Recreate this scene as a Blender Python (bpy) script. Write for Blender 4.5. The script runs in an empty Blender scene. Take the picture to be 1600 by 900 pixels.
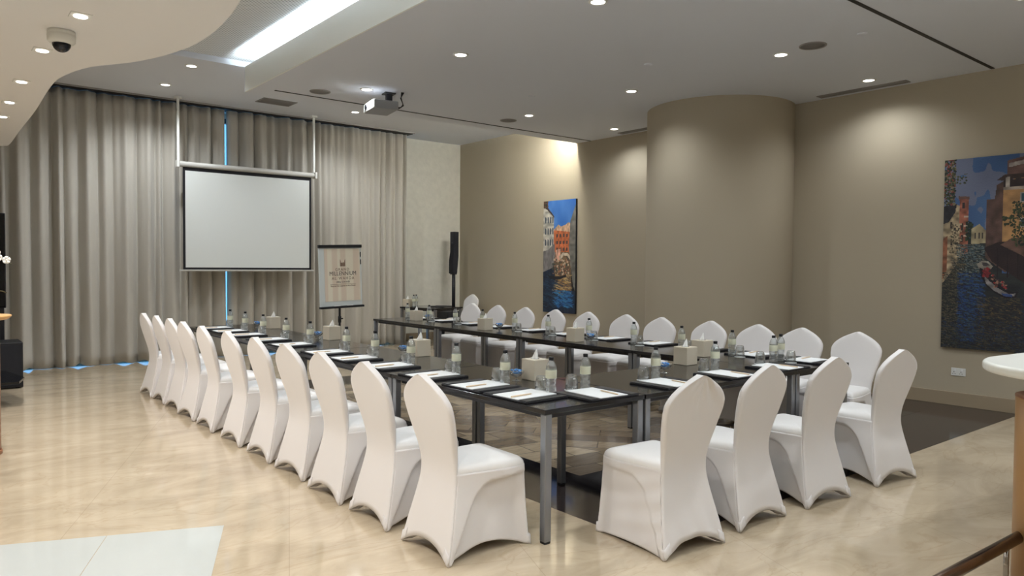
import bpy, bmesh, math, random
import numpy as np
from mathutils import Matrix, Vector
random.seed(7)
PI = math.pi
S = bpy.context.scene
COL = S.collection
# ------------------------------------------------------------------ camera
cam_data = bpy.data.cameras.new('camera')
cam_data.lens = 25.9; cam_data.sensor_width = 36; cam_data.clip_end = 100; cam_data.clip_start = .05
cam = bpy.data.objects.new('camera', cam_data); COL.objects.link(cam)
cam.matrix_world = Matrix(((0.775024, 0.012799, -0.631802, 0), (-0.631889, 0.027323, -0.774577, 0),
                           (0.007349, 0.999545, 0.029263, 1.5135), (0, 0, 0, 1)))
S.camera = cam
# ------------------------------------------------------------------ world, exposure
w = bpy.data.worlds.new('daylight'); S.world = w; w.use_nodes = True
w.node_tree.nodes['Background'].inputs[0].default_value = (0.16, 0.50, 0.95, 1)
w.node_tree.nodes['Background'].inputs[1].default_value = 2.2
S.view_settings.view_transform = 'Standard'; S.view_settings.look = 'None'
S.view_settings.gamma = 1; S.view_settings.use_curve_mapping = False
S.view_settings.exposure = 0.06
# light levels (watts) of the room's lamps and the added canopy strip
E_MAIN = 38; E_RIGHT = 11; E_HIGH = 64; E_CANOPY = 43; E_LOBBY = 88; COVE = 110; ADDED_TOP = 34; COVE_WALL = 130
WARM = (1.0, .97, .94); NEUT = (.92, .965, 1.0); COOL = (.78, .91, 1.0)

# ------------------------------------------------------------------ materials
def s2l(c):
    return tuple(((x/12.92) if x <= .04045 else ((x+.055)/1.055)**2.4) for x in c)
def mat(name, rgb, rough=.6, metal=0, spec=.5, trans=0, ior=1.45, emit=None, es=0, bump=0, bscale=60, sheen=0, coat=0, var=0, vscale=3):
    m = bpy.data.materials.new(name); m.use_nodes = True
    nt = m.node_tree; b = nt.nodes['Principled BSDF']
    c = s2l([v/255 for v in rgb])
    b.inputs['Base Color'].default_value = (*c, 1)
    b.inputs['Roughness'].default_value = rough; b.inputs['Metallic'].default_value = metal
    b.inputs['Specular IOR Level'].default_value = spec
    b.inputs['Transmission Weight'].default_value = trans; b.inputs['IOR'].default_value = ior
    b.inputs['Sheen Weight'].default_value = sheen; b.inputs['Coat Weight'].default_value = coat
    if emit is not None:
        b.inputs['Emission Color'].default_value = (*emit, 1); b.inputs['Emission Strength'].default_value = es
    tc = nt.nodes.new('ShaderNodeTexCoord')
    if bump:
        n = nt.nodes.new('ShaderNodeTexNoise'); n.inputs['Scale'].default_value = bscale; n.inputs['Detail'].default_value = 4
        nt.links.new(tc.outputs['Object'], n.inputs['Vector'])
        bp = nt.nodes.new('ShaderNodeBump'); bp.inputs['Strength'].default_value = bump; bp.inputs['Distance'].default_value = .01
        nt.links.new(n.outputs['Fac'], bp.inputs['Height']); nt.links.new(bp.outputs['Normal'], b.inputs['Normal'])
    if var:
        n2 = nt.nodes.new('ShaderNodeTexNoise'); n2.inputs['Scale'].default_value = vscale; n2.inputs['Detail'].default_value = 6
        nt.links.new(tc.outputs['Object'], n2.inputs['Vector'])
        r = nt.nodes.new('ShaderNodeValToRGB')
        r.color_ramp.elements[0].position = .3; r.color_ramp.elements[1].position = .7
        r.color_ramp.elements[0].color = (*[v*(1-var) for v in c], 1); r.color_ramp.elements[1].color = (*[min(1, v*(1+var)) for v in c], 1)
        nt.links.new(n2.outputs['Fac'], r.inputs[0]); nt.links.new(r.outputs[0], b.inputs['Base Color'])
    return m

def clear_mat(name, tint, rough, k0, k1, haze=.03):
    m = bpy.data.materials.new(name); m.use_nodes = True; nt = m.node_tree; nt.nodes.remove(nt.nodes['Principled BSDF']); N = nt.nodes.new; L = nt.links
    tr = N('ShaderNodeBsdfTransparent'); tr.inputs[0].default_value = (*tint, 1); gl_ = N('ShaderNodeBsdfGlossy'); gl_.inputs['Roughness'].default_value = rough
    lw = N('ShaderNodeLayerWeight'); lw.inputs[0].default_value = .45; mr = N('ShaderNodeMapRange'); mr.inputs[3].default_value = k0; mr.inputs[4].default_value = k1
    L.new(lw.outputs['Facing'], mr.inputs[0]); mx = N('ShaderNodeMixShader'); L.new(mr.outputs[0], mx.inputs[0]); L.new(tr.outputs[0], mx.inputs[1]); L.new(gl_.outputs[0], mx.inputs[2])
    df = N('ShaderNodeBsdfDiffuse'); df.inputs[0].default_value = (.8, .84, .85, 1); m2 = N('ShaderNodeMixShader'); m2.inputs[0].default_value = haze
    L.new(mx.outputs[0], m2.inputs[1]); L.new(df.outputs[0], m2.inputs[2]); L.new(m2.outputs[0], nt.nodes['Material Output'].inputs[0]); return m

def marble_mat():
    m = bpy.data.materials.new('beige_marble'); m.use_nodes = True
    nt = m.node_tree; L = nt.links; N = nt.nodes.new; b = nt.nodes['Principled BSDF']
    tc = N('ShaderNodeTexCoord'); mp = N('ShaderNodeMapping'); mp.inputs['Rotation'].default_value = (0, 0, .75); mp.inputs['Scale'].default_value = (.7, 1.7, 1)
    L.new(tc.outputs['Object'], mp.inputs[0])
    n1 = N('ShaderNodeTexNoise'); n1.inputs['Scale'].default_value = 1.6; n1.inputs['Detail'].default_value = 10; n1.inputs['Roughness'].default_value = .62; n1.inputs['Distortion'].default_value = 1.2
    L.new(mp.outputs[0], n1.inputs['Vector'])
    r1 = N('ShaderNodeValToRGB'); e = r1.color_ramp.elements
    e[0].position = .30; e[0].color = (*s2l((.70, .635, .54)), 1); e[1].position = .68; e[1].color = (*s2l((.82, .755, .655)), 1)
    x = e.new(.5); x.color = (*s2l((.77, .705, .605)), 1)
    L.new(n1.outputs['Fac'], r1.inputs[0])
    n2 = N('ShaderNodeTexNoise'); n2.inputs['Scale'].default_value = .8; n2.inputs['Detail'].default_value = 8; n2.inputs['Distortion'].default_value = 2.0
    L.new(mp.outputs[0], n2.inputs['Vector'])
    r2 = N('ShaderNodeValToRGB'); e = r2.color_ramp.elements
    e[0].position = .488; e[0].color = (1, 1, 1, 1); e[1].position = .512; e[1].color = (1, 1, 1, 1); x = e.new(.5); x.color = (.72, .64, .55, 1)
    L.new(n2.outputs['Fac'], r2.inputs[0])
    mx = N('ShaderNodeMix'); mx.data_type = 'RGBA'; mx.blend_type = 'MULTIPLY'; mx.inputs[0].default_value = .3
    L.new(r1.outputs[0], mx.inputs[6]); L.new(r2.outputs[0], mx.inputs[7])
    # slab joints
    br = N('ShaderNodeTexBrick'); br.offset = 0; br.inputs['Scale'].default_value = 1; br.inputs['Brick Width'].default_value = 1.2; br.inputs['Row Height'].default_value = 1.2
    br.inputs['Mortar Size'].default_value = .0015; br.inputs['Color1'].default_value = (1, 1, 1, 1); br.inputs['Color2'].default_value = (.95, .95, .94, 1); br.inputs['Mortar'].default_value = (.6, .55, .5, 1)
    mp2 = N('ShaderNodeMapping'); mp2.inputs['Rotation'].default_value = (0, 0, .39); L.new(tc.outputs['Object'], mp2.inputs[0]); L.new(mp2.outputs[0], br.inputs[0])
    mx2 = N('ShaderNodeMix'); mx2.data_type = 'RGBA'; mx2.blend_type = 'MULTIPLY'; mx2.inputs[0].default_value = .6
    L.new(mx.outputs[2], mx2.inputs[6]); L.new(br.outputs[0], mx2.inputs[7]); L.new(mx2.outputs[2], b.inputs['Base Color'])
    b.inputs['Roughness'].default_value = .075; b.inputs['Specular IOR Level'].default_value = .8
    return m

def mosaic_mat():
    m = bpy.data.materials.new('brown_marble_mosaic'); m.use_nodes = True
    nt = m.node_tree; L = nt.links; N = nt.nodes.new; b = nt.nodes['Principled BSDF']
    tc = N('ShaderNodeTexCoord')
    def cells(scale, rot, sx):
        mp = N('ShaderNodeMapping'); mp.inputs['Rotation'].default_value = (0, 0, rot); mp.inputs['Scale'].default_value = (scale*sx, scale, 1)
        L.new(tc.outputs['Object'], mp.inputs[0])
        v = N('ShaderNodeTexVoronoi'); v.distance = 'CHEBYCHEV'; v.voronoi_dimensions = '2D'; v.inputs['Scale'].default_value = 1
        L.new(mp.outputs[0], v.inputs['Vector']); return v
    def bricks(rot, bw, rh, c1, c2):
        mp = N('ShaderNodeMapping'); mp.inputs['Rotation'].default_value = (0, 0, rot); L.new(tc.outputs['Object'], mp.inputs[0])
        b_ = N('ShaderNodeTexBrick'); b_.inputs['Scale'].default_value = 1; b_.inputs['Brick Width'].default_value = bw; b_.inputs['Row Height'].default_value = rh; b_.inputs['Mortar Size'].default_value = .004
        b_.inputs['Color1'].default_value = (*s2l(c1), 1); b_.inputs['Color2'].default_value = (*s2l(c2), 1); b_.inputs['Mortar'].default_value = (*s2l((.30, .26, .22)), 1)
        L.new(mp.outputs[0], b_.inputs[0]); return b_
    b1 = bricks(.12, .42, .26, (.74, .67, .56), (.46, .40, .33)); b2 = bricks(.85, .60, .22, (.66, .59, .49), (.40, .34, .28))
    v = cells(1.15, .5, .8); sp = N('ShaderNodeSeparateColor'); L.new(v.outputs['Color'], sp.inputs[0])
    gt = N('ShaderNodeMath'); gt.operation = 'GREATER_THAN'; gt.inputs[1].default_value = .5; L.new(sp.outputs[0], gt.inputs[0])
    r = N('ShaderNodeMix'); r.data_type = 'RGBA'; L.new(gt.outputs[0], r.inputs[0]); L.new(b1.outputs[0], r.inputs[6]); L.new(b2.outputs[0], r.inputs[7])
    mp = N('ShaderNodeMapping'); mp.inputs['Rotation'].default_value = (0, 0, -.7); mp.inputs['Scale'].default_value = (2, 9, 1); L.new(tc.outputs['Object'], mp.inputs[0])
    n = N('ShaderNodeTexNoise'); n.inputs['Scale'].default_value = 2.5; n.inputs['Detail'].default_value = 8; n.inputs['Distortion'].default_value = .8; L.new(mp.outputs[0], n.inputs['Vector'])
    r3 = N('ShaderNodeValToRGB'); r3.color_ramp.elements[0].position = .35; r3.color_ramp.elements[0].color = (.55, .5, .46, 1); r3.color_ramp.elements[1].position = .6; r3.color_ramp.elements[1].color = (1, 1, 1, 1)
    L.new(n.outputs['Fac'], r3.inputs[0])
    mx = N('ShaderNodeMix'); mx.data_type = 'RGBA'; mx.blend_type = 'MULTIPLY'; mx.inputs[0].default_value = .5
    L.new(r.outputs[2], mx.inputs[6]); L.new(r3.outputs[0], mx.inputs[7]); L.new(mx.outputs[2], b.inputs['Base Color'])
    b.inputs['Roughness'].default_value = .15
    return m

def perf_mat():
    m = mat('perforated_panel', (214, 216, 214), .6)
    nt = m.node_tree; b = nt.nodes['Principled BSDF']; tc = nt.nodes['Texture Coordinate'] if 'Texture Coordinate' in nt.nodes else nt.nodes.new('ShaderNodeTexCoord')
    mp = nt.nodes.new('ShaderNodeMapping'); mp.inputs['Scale'].default_value = (28, 28, 28); mp.inputs['Rotation'].default_value = (0, 0, PI/4)
    v = nt.nodes.new('ShaderNodeTexVoronoi'); v.voronoi_dimensions = '2D'; v.inputs['Randomness'].default_value = 0; v.inputs['Scale'].default_value = 1
    r = nt.nodes.new('ShaderNodeValToRGB'); r.color_ramp.elements[0].position = .22; r.color_ramp.elements[1].position = .30
    r.color_ramp.elements[0].color = (.34, .35, .36, 1); r.color_ramp.elements[1].color = (.78, .80, .80, 1)
    nt.links.new(tc.outputs['Object'], mp.inputs[0]); nt.links.new(mp.outputs[0], v.inputs['Vector']); nt.links.new(v.outputs['Distance'], r.inputs[0]); nt.links.new(r.outputs[0], b.inputs['Base Color'])
    return m

M = dict(
    marble=marble_mat(), mosaic=mosaic_mat(), perf=perf_mat(),
    dark_stone=mat('dark_brown_granite', (46, 37, 37), .1, var=.12, vscale=8),
    black_stone=mat('black_granite', (24, 22, 26), .06),
    white_stone=mat('white_marble', (196, 200, 197), .08, var=.03, vscale=1.5),
    wall=mat('beige_wall_paint', (177, 166, 145), .75, bump=.05, bscale=90),
    wall_paper=mat('cream_wallcovering', (222, 219, 208), .7, bump=.25, bscale=22, var=.05, vscale=9),
    skirt_paint=mat('skirting_paint', (158, 142, 118), .5),
    ceiling=mat('ceiling_paint', (220, 223, 230), .85),
    canopy=mat('canopy_paint', (232, 231, 230), .75),
    fascia=mat('fascia_paint', (240, 240, 234), .7),
    trimwhite=mat('white_metal_trim', (225, 225, 220), .4),
    curtain=mat('grey_curtain_cloth', (190, 185, 175), .85, sheen=.3, bump=.12, bscale=300),
    cover=mat('white_stretch_cover', (228, 224, 222), .62, sheen=.25, bump=.04, bscale=25),
    cover_lit=mat('white_cover_lit_seat', (238, 236, 234), .5, sheen=.2, bump=.03, bscale=20),  # same white cover, lightened for the light on the upward seat
    laminate=mat('black_gloss_laminate', (30, 29, 31), .14, spec=.6),
    frame_dark=mat('black_table_frame', (42, 42, 46), .4),
    leg=mat('silver_table_leg', (150, 153, 158), .3, metal=.85),
    leather=mat('black_leather', (20, 20, 26), .42, bump=.1, bscale=200),
    paper=mat('white_paper', (238, 240, 240), .6),
    pencil=mat('tan_pencil_wood', (228, 204, 172), .5),
    tissuebox=mat('ivory_leatherette', (214, 204, 184), .45),
    tissue=mat('white_tissue', (245, 245, 242), .8),
    dark_slot=mat('dark_opening', (40, 36, 34), .6),
    glass=clear_mat('clear_glass', (.955, .965, .965), .05, .08, .95),
    pet=clear_mat('clear_bottle_plastic', (.93, .955, .96), .12, .08, .9, .10),
    water=mat('bottle_water', (235, 243, 245), .02, trans=1, ior=1.33),
    label=mat('pale_yellow_label', (212, 212, 188), .5),
    cap=mat('dark_bottle_cap', (22, 24, 30), .45),
    candy=mat('blue_sweet_wrapper', (84, 146, 212), .25, spec=.7),
    black=mat('black_plastic', (18, 20, 26), .5),
    blackmesh=mat('black_speaker_mesh', (22, 24, 32), .7, bump=.2, bscale=400),
    screen=mat('matt_white_screen', (222, 226, 224), .8),
    screenblack=mat('screen_black_border', (20, 20, 26), .8),
    silver=mat('silver_housing', (190, 188, 182), .45),
    projgrey=mat('projector_grey', (150, 152, 156), .5),
    projwhite=mat('projector_white', (226, 228, 226), .4),
    chrome=mat('polished_steel', (170, 165, 160), .18, metal=1),
    bronze=mat('brushed_bronze_rail', (120, 100, 88), .22, metal=.9),
    wood=mat('light_wood', (205, 160, 100), .4, var=.1, vscale=12),
    wood_dark=mat('brown_wood', (140, 92, 60), .35, var=.12, vscale=12),
    columnwood=mat('tan_lacquer_wood', (176, 134, 84), .35, var=.06, vscale=4),
    counter=mat('white_counter_stone', (240, 240, 232), .25),
    gold=mat('gold_pot', (205, 165, 85), .2, metal=1),
    petal=mat('white_orchid_petal', (246, 244, 238), .6),
    stem=mat('plant_stem', (92, 88, 62), .6),
    board=mat('white_board', (214, 220, 220), .4),
    printbrown=mat('brown_print', (120, 92, 76), .6),
    printdark=mat('dark_grey_print', (74, 66, 62), .6),
    lamp=mat('downlight_lens', (255, 255, 255), .5, emit=(1, .94, .86), es=9),
    cove=mat('cove_light_strip', (255, 255, 255), .5, emit=COOL, es=COVE),
    added_strip=mat('added_canopy_strip', (255, 255, 255), .5, emit=COOL, es=ADDED_TOP),  # glow of the added strip under the perforated ceiling
    cove2=mat('wall_cove_strip', (255, 255, 255), .5, emit=(1, .98, .88), es=COVE_WALL),
    domeglass=mat('smoked_dome', (28, 32, 40), .08),
    blackglass=mat('black_glass', (16, 18, 22), .04),
    winframe=mat('window_frame_metal', (120, 122, 124), .4, metal=.5),
)

# ------------------------------------------------------------------ mesh helpers
def addbox(bm, x0, x1, y0, y1, z0, z1, mi=0, mtx=None):
    vs = [bm.verts.new((x, y, z)) for x in (x0, x1) for y in (y0, y1) for z in (z0, z1)]
    if mtx is not None:
        for v in vs: v.co = mtx @ v.co
    for f in ((0, 1, 3, 2), (4, 6, 7, 5), (0, 4, 5, 1), (2, 3, 7, 6), (0, 2, 6, 4), (1, 5, 7, 3)):
        fc = bm.faces.new([vs[i] for i in f]); fc.material_index = mi
    return vs
def lathe(bm, prof, n=20, c=(0, 0, 0), mi=0, smooth=True, axis='z'):
    rings = []
    for r, z in prof:
        if r < 1e-6:
            rings.append([bm.verts.new((c[0], c[1], c[2]+z))])
        else:
            rings.append([bm.verts.new((c[0]+r*math.cos(2*PI*i/n), c[1]+r*math.sin(2*PI*i/n), c[2]+z)) for i in range(n)])
    for a, b in zip(rings, rings[1:]):
        if len(a) == 1 and len(b) == 1: continue
        for i in range(n):
            j = (i+1) % n
            if len(a) == 1: f = bm.faces.new((a[0], b[j], b[i]))
            elif len(b) == 1: f = bm.faces.new((a[i], a[j], b[0]))
            else: f = bm.faces.new((a[i], a[j], b[j], b[i]))
            f.smooth = smooth; f.material_index = mi
def tube(bm, pts, r, n=10, mi=0):
    pts = [Vector(p) for p in pts]; rings = []
    for i, p in enumerate(pts):
        d = (pts[min(i+1, len(pts)-1)]-pts[max(i-1, 0)]).normalized()
        a = d.orthogonal().normalized() if i == 0 else (rings_a - d*rings_a.dot(d)).normalized()
        rings_a = a; b = d.cross(a)
        rr = r[i] if isinstance(r, (list, tuple)) else r
        rings.append([bm.verts.new(p+rr*(a*math.cos(2*PI*k/n)+b*math.sin(2*PI*k/n))) for k in range(n)])
    for a, b in zip(rings, rings[1:]):
        for k in range(n):
            f = bm.faces.new((a[k], a[(k+1) % n], b[(k+1) % n], b[k])); f.smooth = True; f.material_index = mi
    for rg in (rings[0][::-1], rings[-1]):
        bm.faces.new(rg).material_index = mi
def prism(bm, pts, z0, z1, mi=0):
    lo = [bm.verts.new((x, y, z0)) for x, y in pts]; hi = [bm.verts.new((x, y, z1)) for x, y in pts]
    n = len(pts)
    bm.faces.new(lo[::-1]).material_index = mi; bm.faces.new(hi).material_index = mi
    for i in range(n): bm.faces.new((lo[i], lo[(i+1) % n], hi[(i+1) % n], hi[i])).material_index = mi
def obj(name, bm, m, parent=None, bevel=0, seg=2, loc=None, rot=None, smooth=None, recalc=True):
    if recalc: bmesh.ops.recalc_face_normals(bm, faces=bm.faces)
    me = bpy.data.meshes.new(name); bm.to_mesh(me); bm.free()
    for mm in (m if isinstance(m, (list, tuple)) else [m]): me.materials.append(M[mm] if isinstance(mm, str) else mm)
    if smooth is not None:
        me.polygons.foreach_set('use_smooth', [smooth]*len(me.polygons))
    o = bpy.data.objects.new(name, me); COL.objects.link(o)
    if parent is not None: o.parent = parent
    if loc: o.location = loc
    if rot: o.rotation_euler = rot
    if bevel:
        b = o.modifiers.new('bevel', 'BEVEL'); b.width = bevel; b.segments = seg; b.limit_method = 'ANGLE'; b.angle_limit = .6
    return o
def box(name, dims, m, parent=None, bevel=0, **k):
    bm = bmesh.new(); addbox(bm, *dims); return obj(name, bm, m, parent, bevel, **k)
def tag(o, label, cat, group=None):
    o['label'] = label; o['category'] = cat
    if group: o['group'] = group
    return o
def empty(name, loc, rz=0):
    o = bpy.data.objects.new(name, None); COL.objects.link(o); o.location = loc; o.rotation_euler = (0, 0, rz); o.empty_display_size = .1
    return o
def thing(name, label, cat, loc, rz=0, group=None): return tag(empty(name, loc, rz), label, cat, group)
def struct(o):
    o['kind'] = 'structure'; return o
def kids(o): return [c for c in bpy.data.objects if c.parent == o]
KID = {}
def dup(root, loc, rz, label, group=None):
    if root not in KID:
        KID[root] = [(c, kids(c)) for c in kids(root)]
    r = root.copy(); COL.objects.link(r); r.location = loc; r.rotation_euler = (0, 0, rz); r['label'] = label
    if group: r['group'] = group
    for c, gs in KID[root]:
        cc = c.copy(); COL.objects.link(cc); cc.parent = r
        for g in gs:
            gg = g.copy(); COL.objects.link(gg); gg.parent = cc
    return r
used = set()
def place(proto, loc, rz, label, group=None):
    if proto.name not in used:
        used.add(proto.name); proto.location = loc; proto.rotation_euler = (0, 0, rz); proto['label'] = label
        if group: proto['group'] = group
        return proto
    return dup(proto, loc, rz, label, group)

XW = 9.006; YF = 12.8; ZC = 3.662; ZF = 4.058; XL = -1.6; YB = -4.5; ZR = 4.22

# ================================================================== SETTING
struct(box('floor', (XL-.2, XW+.2, YB-.2, YF+.2, -.12, 0), 'marble'))
def flat(name, x0, x1, y0, y1, z, m):
    return struct(box(name, (x0, x1, y0, y1, .0002, z), m))
# dark stone field under the tables, black band, mosaic centre
flat('trim_1', 3.10, XW, 2.58, 9.18, .0010, 'dark_stone')
flat('trim_2', 3.50, 8.36, 3.30, 8.95, .0016, 'black_stone')
flat('trim_3', 3.735, 8.10, 3.785, 8.55, .0022, 'mosaic')
# rotated white marble tiles at the lower left
a = math.atan2(4.327-4.753, 1.387-.35); ca, sa = math.cos(a), math.sin(a)
def tile(name, l0, l1):
    bm = bmesh.new(); P = Vector((1.387, 4.327))
    d = Vector((ca, sa)); n_ = Vector((sa, -ca))   # along the edge, towards the camera
    q = [P+d*l0, P+d*l1, P+d*l1+n_*2.6, P+d*l0+n_*2.6]
    prism(bm, [tuple(v) for v in q], .0002, .0012); return struct(obj(name, bm, 'white_stone'))
tile('trim_4', -.606, 0); tile('trim_5', -2.2, -.610)
# walls
struct(box('wall_right', (XW, XW+.2, YB, YF+.2, 0, ZR+.3), 'wall'))
struct(box('wall_left', (XL-.2, XL, YB, YF+.2, 0, ZR+.3), 'wall'))
struct(box('wall_near', (XL, XW, YB-.2, YB, 0, ZR+.3), 'wall'))
bm = bmesh.new()
addbox(bm, XL, .95, YF, YF+.2, 0, ZR+.3); addbox(bm, 7.25, XW, YF, YF+.2, 0, ZR+.3); addbox(bm, .95, 7.25, YF, YF+.2, 3.98, ZR+.3)
struct(obj('wall_far', bm, 'wall_paper'))
# window behind the curtains
bm = bmesh.new()
for i in range(6):
    x = .95+i*1.26-.03; addbox(bm, x, x+.06, YF+.04, YF+.12, 0, 3.98)
addbox(bm, .95, 7.25, YF+.04, YF+.12, 0, .06); addbox(bm, .95, 7.25, YF+.04, YF+.12, 3.9, 3.98); addbox(bm, .95, 7.25, YF+.05, YF+.11, 2.4, 2.46)
struct(obj('window_1', bm, 'winframe'))
gl = box('window_glass', (.95, 7.25, YF+.075, YF+.085, .06, 3.9), 'glass'); struct(gl); gl.name = 'window_2'
# skirting
def struct_box(name, d, m, bevel=0): return struct(box(name, d, m, bevel=bevel))
struct_box('baseboard_right', (XW-.018, XW, YB, YF, 0, .15), 'skirt_paint', .004)
struct_box('baseboard_far', (7.3, XW-.018, YF-.018, YF, 0, .15), 'skirt_paint', .004)
# column bulging out of the right wall
bm = bmesh.new(); lathe(bm, [(.976, 0), (.976, ZC+.02)], 96, (8.62, 6.09, 0)); struct(obj('wall_column', bm, 'wall')); bpy.data.objects['wall_column'].name = 'wall_column'
bm = bmesh.new(); lathe(bm, [(.976, 0), (.994, 0), (.994, .145), (.990, .15), (.976, .15)], 96, (8.62, 6.09, 0)); struct(obj('baseboard_column', bm, 'skirt_paint'))
# ceilings: lower slab, high ceiling beyond it, recessed perforated field to the left
struct_box('ceiling', (3.27, XW, YB, 9.27, ZC, 3.86), 'ceiling')
bm = bmesh.new(); addbox(bm, XL, XW, 9.62, YF, ZF, ZR+.3); addbox(bm, 4.4, XW, YB, 9.62, ZF, ZR+.3)
struct(obj('ceiling_high', bm, 'ceiling'))
struct_box('ceiling_perforated', (XL, 4.4, YB, 9.62, 4.13, ZR+.3), 'perf')
struct_box('trim_6', (3.250, 3.27, YB, 9.27, ZC, 3.975), 'fascia', .002)
struct_box('trim_7', (3.250, XW, 9.27, 9.285, ZC, 3.93), 'ceiling')
# curved canopy at the left
ctrl = [(XL, 10.72), (.80, 10.72), (.91, 10.60), (.905, 9.2), (.90, 8.0), (.875, 6.95), (.89, 6.45), (1.0, 5.98), (1.22, 5.6), (1.36, 5.2), (1.425, 4.75), (1.40, 4.2), (1.31, 3.6), (1.2, 2.8), (1.15, 1.5), (1.15, 0), (1.15, YB), (XL, YB)]
pts = []
for i in range(2, len(ctrl)-3):
    p0, p1, p2, p3 = [Vector(ctrl[k]) for k in (i-1, i, i+1, i+2)]
    for s in range(6):
        t = s/6; pts.append(tuple(.5*((2*p1)+(p2-p0)*t+(2*p0-5*p1+4*p2-p3)*t*t+(3*p1-p0-3*p2+p3)*t**3)))
bm = bmesh.new(); prism(bm, [ctrl[0], ctrl[1]]+pts+[ctrl[-3], ctrl[-2], ctrl[-1]], 2.9, 3.22); struct(obj('ceiling_canopy', bm, 'canopy', bevel=.008))
# slots and joint lines in the slab
struct_box('trim_8', (3.5, 9.0, 8.93, 8.955, ZC-.006, ZC+.001), 'dark_slot')
struct_box('trim_9', (4.6, 8.97, 2.89, 2.925, ZC-.006, ZC+.001), 'dark_slot')

# ================================================================== CEILING FITTINGS
def spot(name, parent, energy, col, size=150, blend=.6, z=-.02, radius=.05):
    l = bpy.data.lights.new(name, 'SPOT'); l.energy = energy; l.color = col; l.spot_size = math.radians(size); l.spot_blend = blend; l.shadow_soft_size = radius
    o = bpy.data.objects.new(name, l); COL.objects.link(o); o.parent = parent; o.location = (0, 0, z); return o
def make_downlight(r=.055):
    t = thing('downlight', 'x', 'ceiling light', (0, 0, 0))
    bm = bmesh.new(); lathe(bm, [(r, -.001), (r+.006, -.010), (r+.022, -.009), (r+.026, .001)], 32); obj('ring', bm, 'trimwhite', t)
    bm = bmesh.new(); lathe(bm, [(0, -.006), (r+.003, -.006), (r+.003, -.002), (0, -.002)], 32); obj('lens', bm, 'lamp', t)
    return t
dl = make_downlight()
DL = [((4.335, 4.24), 'nearest of the row above the left tables', 0), ((4.355, 6.19), 'middle of the row above the left tables', 0), ((4.335, 8.15), 'beside the projector mount', 0),
      ((6.8, 4.09), 'nearest of the row above the right tables', 0), ((6.83, 6.1), 'middle of the row left of the round column', 0), ((6.83, 8.02), 'farthest of the row above the right tables', 0),
      ((8.467, 3.99), 'by the right wall next to the long air grille', 1), ((8.486, 7.92), 'by the right wall beyond the round column', 1)]
for (x, y), lb, wsh in DL:
    o = place(dl, (x, y, ZC), 0, 'round downlight, '+lb, 'downlights in the lower ceiling')
    spot('lamp_beam', o, E_RIGHT*.62 if wsh else (E_MAIN if x < 5 else E_RIGHT), NEUT if not wsh else WARM, 100 if wsh else 150, .5 if wsh else .7, -.03)
for (x, y), lb in [((2.823, 10.0), 'nearer of the two left of the cove light'), ((2.83, 11.28), 'right above the curtain left of the screen'), ((5.75, 11.2), 'between the projector and the curtain')]:
    o = place(dl, (x, y, ZF), 0, 'round downlight in the high ceiling, '+lb, 'downlights in the high ceiling')
    spot('lamp_beam', o, E_HIGH*(.75 if x > 5 else 1), NEUT, 150, .7, -.03)
# lamps of the same grid behind the camera (lobby side)
for x in (4.335, 6.8):
    for y in (2.0, 0., -2.):
        o = dup(dl, (x, y, ZC), 0, 'round downlight over the lobby side, %s line, %s' % ('left' if x < 5 else 'right', {2.0: 'nearest the tables', 0.: 'in the middle', -2.: 'farthest from the tables'}[y]), 'downlights in the lower ceiling over the lobby'); spot('lamp_beam', o, E_LOBBY*(1 if x < 5 else .2), NEUT, 155, .8, -.03, .08)
def make_small():
    t = thing('spotlight', 'x', 'ceiling light', (0, 0, 0)); r = .034
    bm = bmesh.new(); addbox(bm, -.055, .055, -.055, .055, -.006, .002); obj('frame', bm, 'trimwhite', t, .003)
    bm = bmesh.new(); lathe(bm, [(0, -.010), (r, -.010), (r, -.005), (0, -.005)], 24); obj('lens', bm, 'lamp', t)
    return t
sm = make_small()
for i, (x, y) in enumerate([(.753, 4.76), (.68, 5.69), (.672, 6.77), (.676, 7.7), (.69, 8.5)]):
    lb = ['nearest one, right of the dome camera', 'second from the front, left of the dome camera', 'third from the front', 'fourth from the front', 'farthest one at the picture edge'][i]
    o = place(sm, (x, y, 2.9), 0, 'small square spotlight in the curved canopy, '+lb, 'spotlights along the curved canopy')
    spot('lamp_beam', o, E_CANOPY, WARM, 130, .6, -.03, .04)
for y, lb in ((3.7, 'first'), (2.6, 'second'), (1.4, 'third'), (0, 'fourth'), (-1.6, 'last')):
    o = dup(sm, (.2, y, 2.9), 0, 'small square spotlight in the canopy towards the lobby, %s from the tables' % lb, 'spotlights along the curved canopy over the lobby'); spot('lamp_beam', o, E_CANOPY*1.15, WARM, 150, .7, -.03, .06)
# cove strips lying on top of the slab, then an added strip on the canopy
tag(box('cove_light', (3.31, 3.36, YB+.1, 9.22, 3.87, 3.905), 'cove'), 'glowing white cove light strip above the long pale ceiling edge', 'light strip')
tag(box('cove_light', (7.5, 8.985, 9.30, 9.36, 3.93, 3.965), 'cove2'), 'glowing cove light strip behind the slab edge above the cream wall', 'light strip')
tag(box('cove_light', (.62, .70, -3.2, 5.2, 3.222, 3.25), 'added_strip'), 'added unseen light strip on top of the curved canopy, brightening the perforated ceiling', 'light strip')  # added light, no cove of the room; lifts the perforated panel
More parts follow.
